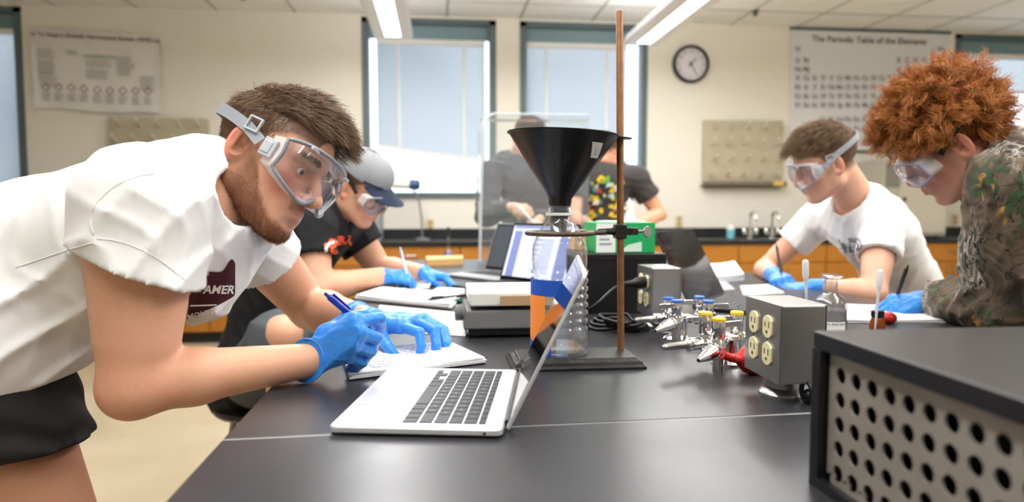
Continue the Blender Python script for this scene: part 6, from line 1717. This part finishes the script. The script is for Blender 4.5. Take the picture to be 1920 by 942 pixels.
# ------------------------------------------------------------------ the speaking student in white
Y = 2.2; hd = Head(P(1549, 309, Y), fdir(163, 24), .16, 1.0); nb = P(1612, 385, 2.25)
sh = [P(1538, 410, 2.52), P(1652, 418, 2.15)]; el = [P(1432, 505, 2.62), P(1640, 550, 2.0)]; wr = [P(1452, 518, 2.36), P(1528, 538, 2.18)]
sp = [np.array([1.66, 2.36, .68]), P(1690, 520, 2.32), P(1635, 430, 2.28), nb]
hips = [np.array([1.62, 2.48, .66]), np.array([1.62, 2.22, .66])]; kn = [np.array([1.22, 2.58, .62]), np.array([1.20, 2.12, .62])]; an = [np.array([1.28, 2.58, .09]), np.array([1.26, 2.12, .09])]
m_jean = mat('denim', S('#33415e'), .85)
t, tee, VQ, hV, fr, sd, ax = person('seated boy in a white t-shirt and clear goggles, speaking while he writes', (1.6, 2.36, 0), hd, nb, sp, sh, el, wr, m_tee, hips, kn, an, m_jean, '#dfac92', .5, mouth=.008, hl=hl_std, w=.92, muscle=.88)
eyes(hd, t, (0, -.3)); m_h3 = hair_mat('sandy_hair', S('#5e452d'), S('#86694a')); brows(hd, hV, m_h3, t)
short_hair(hd, t, m_h3, 4500, 3500, .05, .014, fwd=.9, seed=5, droopf=.25)
goggles(hd, t, 'wide', strap_out=.004, back=.02)
bv = bvh_of(VQ); m_gp = mat('grey_print', S('#8a8e98'), .85)
print_text(bv, 'AD', 42, 1590, 462, -.05, 'letter_print', m_gp, tee, .002, bold=-.3); print_text(bv, 'AD', 30, 1592, 463, -.05, 'letter_print', m_ink, tee, .003, bold=-.6)
glove(hand_pts(wr[0], (-.2, -.95, -.1), (-.3, .0, 1), -1, (.6, .8, .6), tcurl=.9, opp=.8, size=.95), wr[0] + nrm(el[0] - wr[0]) * .045, t, h=.003)
glove(hand_pts(wr[1], (-.95, .1, -.12), (0, -.2, 1), 1, (.4, .6, .5), size=.95), wr[1] + nrm(el[1] - wr[1]) * .045, t, h=.003)
stool(1.64, 2.36, .55, 'black topped lab stool under the speaking student')

# ------------------------------------------------------------------ the red haired student in camouflage
m_camo = bpy.data.materials.new('camouflage_cloth'); m_camo.use_nodes = True
def camo(m):
    nt = m.node_tree; b = nt.nodes['Principled BSDF']; b.inputs['Roughness'].default_value = .85
    tc = nt.nodes.new('ShaderNodeTexCoord')
    def noise(sc, det, dist=0., vec=None):
        n = nt.nodes.new('ShaderNodeTexNoise'); n.inputs['Scale'].default_value = sc; n.inputs['Detail'].default_value = det; n.inputs['Distortion'].default_value = dist
        nt.links.new(vec or tc.outputs['Object'], n.inputs['Vector']); return n.outputs['Fac']
    def ramp(f, stops):
        r = nt.nodes.new('ShaderNodeValToRGB'); e = r.color_ramp.elements
        while len(e) < len(stops): e.new(.5)
        for q, (p, c) in zip(e, stops): q.position = p; q.color = (*c, 1) if len(c) == 3 else c
        nt.links.new(f, r.inputs[0]); return r.outputs[0]
    def mix(f, a, c):
        x = nt.nodes.new('ShaderNodeMix'); x.data_type = 'RGBA'; nt.links.new(f, x.inputs[0])
        for v, k in ((a, 6), (c, 7)):
            if isinstance(v, tuple): x.inputs[k].default_value = (*v, 1)
            else: nt.links.new(v, x.inputs[k])
        return x.outputs[2]
    def mapv(sc, rot):
        mp = nt.nodes.new('ShaderNodeMapping'); mp.inputs['Scale'].default_value = sc; mp.inputs['Rotation'].default_value = rot; nt.links.new(tc.outputs['Object'], mp.inputs['Vector']); return mp.outputs[0]
    base = ramp(noise(11, 8, 1.2), [(.3, S('#241e17')), (.45, S('#4b3f32')), (.56, S('#695a49')), (.7, S('#33291f'))])
    bark = ramp(noise(55, 6, 1.5, mapv((.35, 1, .35), (0, .5, .4))), [(.40, S('#17130f')), (.48, S('#6f675c')), (.56, S('#a79f93')), (.62, S('#2a241d'))])
    mb_ = ramp(noise(7, 2, .3, mapv((1, 1, .6), (.3, .7, 0))), [(.53, (0, 0, 0)), (.57, (1, 1, 1))])
    c = mix(mb_, base, bark)
    leaf = ramp(noise(16, 2, 1.2, mapv((1, 1, .5), (.8, .2, .5))), [(.66, (0, 0, 0)), (.68, (1, 1, 1))]); c = mix(leaf, c, ramp(noise(60, 3), [(.35, S('#6d4a22')), (.65, S('#b98a43'))]))
    needle = ramp(noise(90, 3, .8, mapv((1, .25, .25), (.3, .4, .9))), [(.50, (0, 0, 0)), (.54, (1, 1, 1))]); gm = ramp(noise(8, 2, .4, mapv((1, 1, 1), (2, 1, 0))), [(.55, (0, 0, 0)), (.6, (1, 1, 1))])
    mu = nt.nodes.new('ShaderNodeMix'); mu.data_type = 'RGBA'; mu.blend_type = 'MULTIPLY'; mu.inputs[0].default_value = 1; nt.links.new(needle, mu.inputs[6]); nt.links.new(gm, mu.inputs[7])
    c = mix(mu.outputs[2], c, ramp(noise(40, 2), [(.35, S('#1d2c1a')), (.65, S('#3f5a37'))]))
    w = nt.nodes.new('ShaderNodeTexWave'); w.inputs['Scale'].default_value = 7; w.inputs['Distortion'].default_value = 20; w.inputs['Detail'].default_value = 3; w.inputs['Detail Scale'].default_value = 1.6; nt.links.new(mapv((1, 1, 1), (.5, .9, .2)), w.inputs['Vector'])
    tw = ramp(w.outputs['Fac'], [(.006, (.8, .8, .8)), (.02, (0, 0, 0))]); c = mix(tw, c, S('#15110d'))
    nt.links.new(c, b.inputs['Base Color'])
camo(m_camo)
Y = 1.5; hd = Head(P(1784, 272, Y), fdir(140, 36), .26, 1.04); nb = P(1862, 305, 1.47)
sh = [P(1960, 300, 1.72), P(1892, 345, 1.33)]; el = [P(1925, 560, 1.95), P(1868, 575, 1.38)]; wr = [P(1800, 580, 1.80), P(1752, 562, 1.60)]
sp = [np.array([1.70, 1.45, .90]), np.array([1.66, 1.46, 1.05]), P(1960, 400, 1.5), nb]
hips = [np.array([1.70, 1.58, .9]), np.array([1.70, 1.34, .9])]; kn = [np.array([1.64, 1.60, .5]), np.array([1.62, 1.32, .5])]; an = [np.array([1.72, 1.60, .09]), np.array([1.72, 1.32, .09])]
t, tee, VQ, hV, fr, sd, ax = person('red haired student in a camouflage jacket bent low over his writing', (1.70, 1.46, 0), hd, nb, sp, sh, el, wr, m_camo, hips, kn, an, m_jean, '#d99f86', long_sleeve=True, scalp='#7a3a16', hl=hl_std, collar=.012, fold=.006, muscle=1.05)
eyes(hd, t, (0, -.5))
m_red = hair_mat('copper_hair', S('#8f4d20'), S('#cf8a44')); brows(hd, hV, m_red, t)
rs = np.random.RandomState(8)
p, nn = cranium(620, rs, lambda p: ((p[:, 2] > .004 + np.clip(p[:, 1] * 1.0, -.06, .075)) & (p[:, 1] < .088) & ~((np.abs(p[:, 0]) > .045) & (p[:, 2] < .042) & (p[:, 1] > -.06))), 1.0)
ac = []
for q, n_ in zip(p, nn):
    m_ = 22; root = q + rs.normal(size=(m_, 3)) * .0045; d = np.array([0, .35, .12 if q[2] > .08 else -.3]) + n_ * .55 + rs.normal(size=3) * .35
    L = .050 + .018 * sstep(.02, .1, q[2]) + rs.uniform(-.006, .008); ph = rs.uniform(0, 6.28); fr_ = rs.uniform(5, 9); t_ = np.linspace(0, 1, 10)[None, :, None]
    d = nrm(d); a = nrm(np.cross(n_, d) + 1e-3); P_ = root[:, None, :] + L * (n_[None, None, :] * (.85 * t_ - .80 * t_ * t_) + d[None, None, :] * (.25 * t_ + .60 * t_ * t_))
    am = .0085 * np.minimum(1, t_ * 2.2); P_ = P_ + a * am * np.sin(ph + fr_ * t_ + rs.uniform(-.35, .35, (m_, 1, 1))) + n_ * am * np.cos(ph + fr_ * t_) ; P_ = P_ + rs.normal(size=(m_, 1, 3)) * .002 * t_
    ac.append(P_)
hair_obj(hd, np.concatenate(ac), .0007, 'hair', m_red, t, .0003)
scalp_cap = solid([ell((0, -.016, .056), (.084, .108, .090), .01)], .004, planes=[((0, .03, .045), (0, .75, -.66))])
vq_obj((hd.w(scalp_cap[0]), scalp_cap[1]), 'hair_base', mat('copper_hair_base', S('#7d3f18'), .7), t)
m_pl = clear_mat('violet_lens', (.88, .84, .93), .16, .05, haze=.12)
goggles(hd, t, 'flat', frame_m=mat('clear_violet_rim', S('#b9b2c9'), .2, alpha=.6), strap_m=m_black, lens_m=m_pl, strap_out=.002, back=.02)
# hood folded behind the neck
hv = solid([cap(nb + (.05, -.09, .0), nb + (.09, .05, .03), .05, .055, .03), cap(nb + (.09, .05, .03), nb + (.02, .12, .01), .05, .045, .03), cap(nb + (.05, -.09, .0), nb + (-.01, -.115, -.04), .045, .032, .03)], .006, disp=lambda X, Y, Z: -.004 * wavy(X, Y, Z, (.4, .3, .8), .05, 0, .8, 3), subs=[cap(nb, nb + nrm(hd.o - nb) * .2, .062, .07, .004)])
vq_obj(hv, 'hood', m_camo, t)
glove(hand_pts(wr[1], (-.92, .3, -.22), (.1, -.5, .85), 1, (.6, .85, .6), tcurl=.9, opp=.8), wr[1] + nrm(el[1] - wr[1]) * .03, t, h=.0025)
glove(hand_pts(wr[0], (-.9, -.3, -.1), (0, .1, 1), -1, (.4, .6, .5)), wr[0] + nrm(el[0] - wr[0]) * .03, t, h=.003)

# ------------------------------------------------------------------ two standing students behind the shield
HRES = .005; Y = 4.2
def standing(label, hu, hv, yaw, pit, tee_m, sh, el, wr, long_sleeve, skc, hairm, seed, yy=Y, hk=1., w=1.0):
    hd = Head(P(hu, hv, yy), fdir(yaw, pit), 0, hk); x = P(hu, hv, yy)[0]; nb = hd.w((0, -.03, -.155)) * (1, 1, 1)
    sp = [np.array([x, yy, .98]), np.array([x, yy, 1.12]), np.array([x, yy, 1.32]), nb]
    sdv = nrm(fl(np.array(sh[0]) - np.array(sh[1]))); q = np.array([x, yy, 0])
    hips = [q + sdv * .1 + (0, 0, .95), q - sdv * .1 + (0, 0, .95)]; kn = [q + sdv * .11 + (0, 0, .5), q - sdv * .11 + (0, 0, .5)]; an = [q + sdv * .12 + (0, 0, .09), q - sdv * .12 + (0, 0, .09)]
    r = person(label, (x, yy, 0), hd, nb, sp, sh, el, wr, tee_m, hips, kn, an, m_jean, skc, .55, long_sleeve, hl=hl_std, tee_h=.012, arm_h=.009, w=w, fold=.005)
    eyes(hd, r[0], (0, -.4)); short_hair(hd, r[0], hairm, 1800, 1500, .04, .016, seed=seed, r=.0014); brows(hd, r[3], hairm, r[0], 80)
    return r
m_hood = mat('charcoal_fleece', S('#3c3e43'), .9, sheen=.2); m_dgt = mat('dark_grey_cotton', S('#3b3838'), .85)
sh = [P(920, 325, 4.15), P(1018, 322, 4.35)]; el = [P(912, 405, 4.0), P(1030, 410, 4.3)]; wr = [P(962, 388, 3.88), P(1010, 412, 4.0)]
t3, te3, VQ3, *_ = standing('standing person in a charcoal hooded sweater holding a pale stick behind the shield', 988, 262, -60, 35, m_hood, sh, el, wr, True, '#e0b79f', m_h2, 4)
m_bare = skin_mat('bare_hand')
def bare(pts, t, skc):
    VQ = solid(hand_prims(pts, .0095), .004, pad=.012); vq_obj(VQ, 'hand', m_skin, t, col=np.tile(np.array(S(skc)), (len(VQ[0]), 1)))
bare(hand_pts(wr[0], (.6, -.6, -.2), (-.3, -.8, .3), 1, (.8, .9, .6), tcurl=.9, opp=.9), t3, '#e0b79f'); bare(hand_pts(wr[1], (-.5, -.7, -.3), (.3, -.3, .8), -1, (.8, .9, .6)), t3, '#e0b79f')
hv = solid([cap(P(945, 300, 4.3), P(1010, 300, 4.4), .06, .06, .03), cap(P(940, 305, 4.22), P(975, 318, 4.12), .045, .03, .03), cap(P(1020, 305, 4.3), P(992, 318, 4.12), .045, .03, .03)], .010); vq_obj(hv, 'hood', m_hood, t3)
st0, st1 = P(968, 382, 3.80), P(1004, 421, 3.70)
single(MB().cyl(st0, st1, .007, n=8), 'stirring_stick', m_white, st1, 'pale stick held by the person in the charcoal hooded sweater', 'stick')
sh = [P(1082, 340, 4.15), P(1192, 335, 4.15)]; el = [P(1075, 410, 4.0), P(1238, 402, 4.15)]; wr = [P(1110, 425, 3.85), P(1178, 428, 3.9)]
t4, te4, VQ4, *_ = standing('standing person in a dark t-shirt with a colourful print behind the funnel', 1136, 292, 200, 20, m_dgt, sh, el, wr, False, '#d8a184', m_h2, 6, 4.2, 1.0)
bare(hand_pts(wr[0], (.6, -.6, -.2), (-.3, -.3, .8), 1, (.5, .6, .5)), t4, '#d8a184'); bare(hand_pts(wr[1], (-.8, -.3, -.3), (.3, -.3, .8), -1, (.5, .6, .5)), t4, '#d8a184')
bv = bvh_of(VQ4); rs = np.random.RandomState(9)
cols = [mat('print_%s' % n, S(c), .8) for n, c in (('yellow', '#e3c522'), ('red', '#b8452f'), ('green', '#5ea63c'), ('pale_blue', '#a9c6d0'), ('teal', '#5c8a8c'), ('cream', '#e3d9bd'))]
for k in range(95):
    u, v = rs.uniform(1085, 1160), rs.uniform(326, 404); w_, h_ = rs.uniform(6, 14), rs.uniform(6, 13); sk_ = rs.uniform(-4, 4); c = cols[0] if rs.rand() < .35 else cols[rs.randint(6)]
    print_grid(bv, lambda i, j: (u + w_ * i + sk_ * j, v + h_ * j), 2, 2, 'patch_print', c, te4, .002 + .0005 * k)
p = P(1180, 408, 3.45); p[2] = TZ; zt = P(1180, 372, 3.45)[2] - TZ
t = thing('wash_bottle', p, 'white squeeze bottle standing before the person with the colourful print', 'bottle')
MB(o=p).lathe([(.036, 0), (.04, .01), (.04, zt * .6), (.016, zt * .8), (.016, zt * .86)], n=18).build('body', m_white, t); MB(o=p).lathe([(.019, zt * .82), (.019, zt * .93), (.006, zt * .95), (.005, zt)], n=14).build('cap', m_white, t)
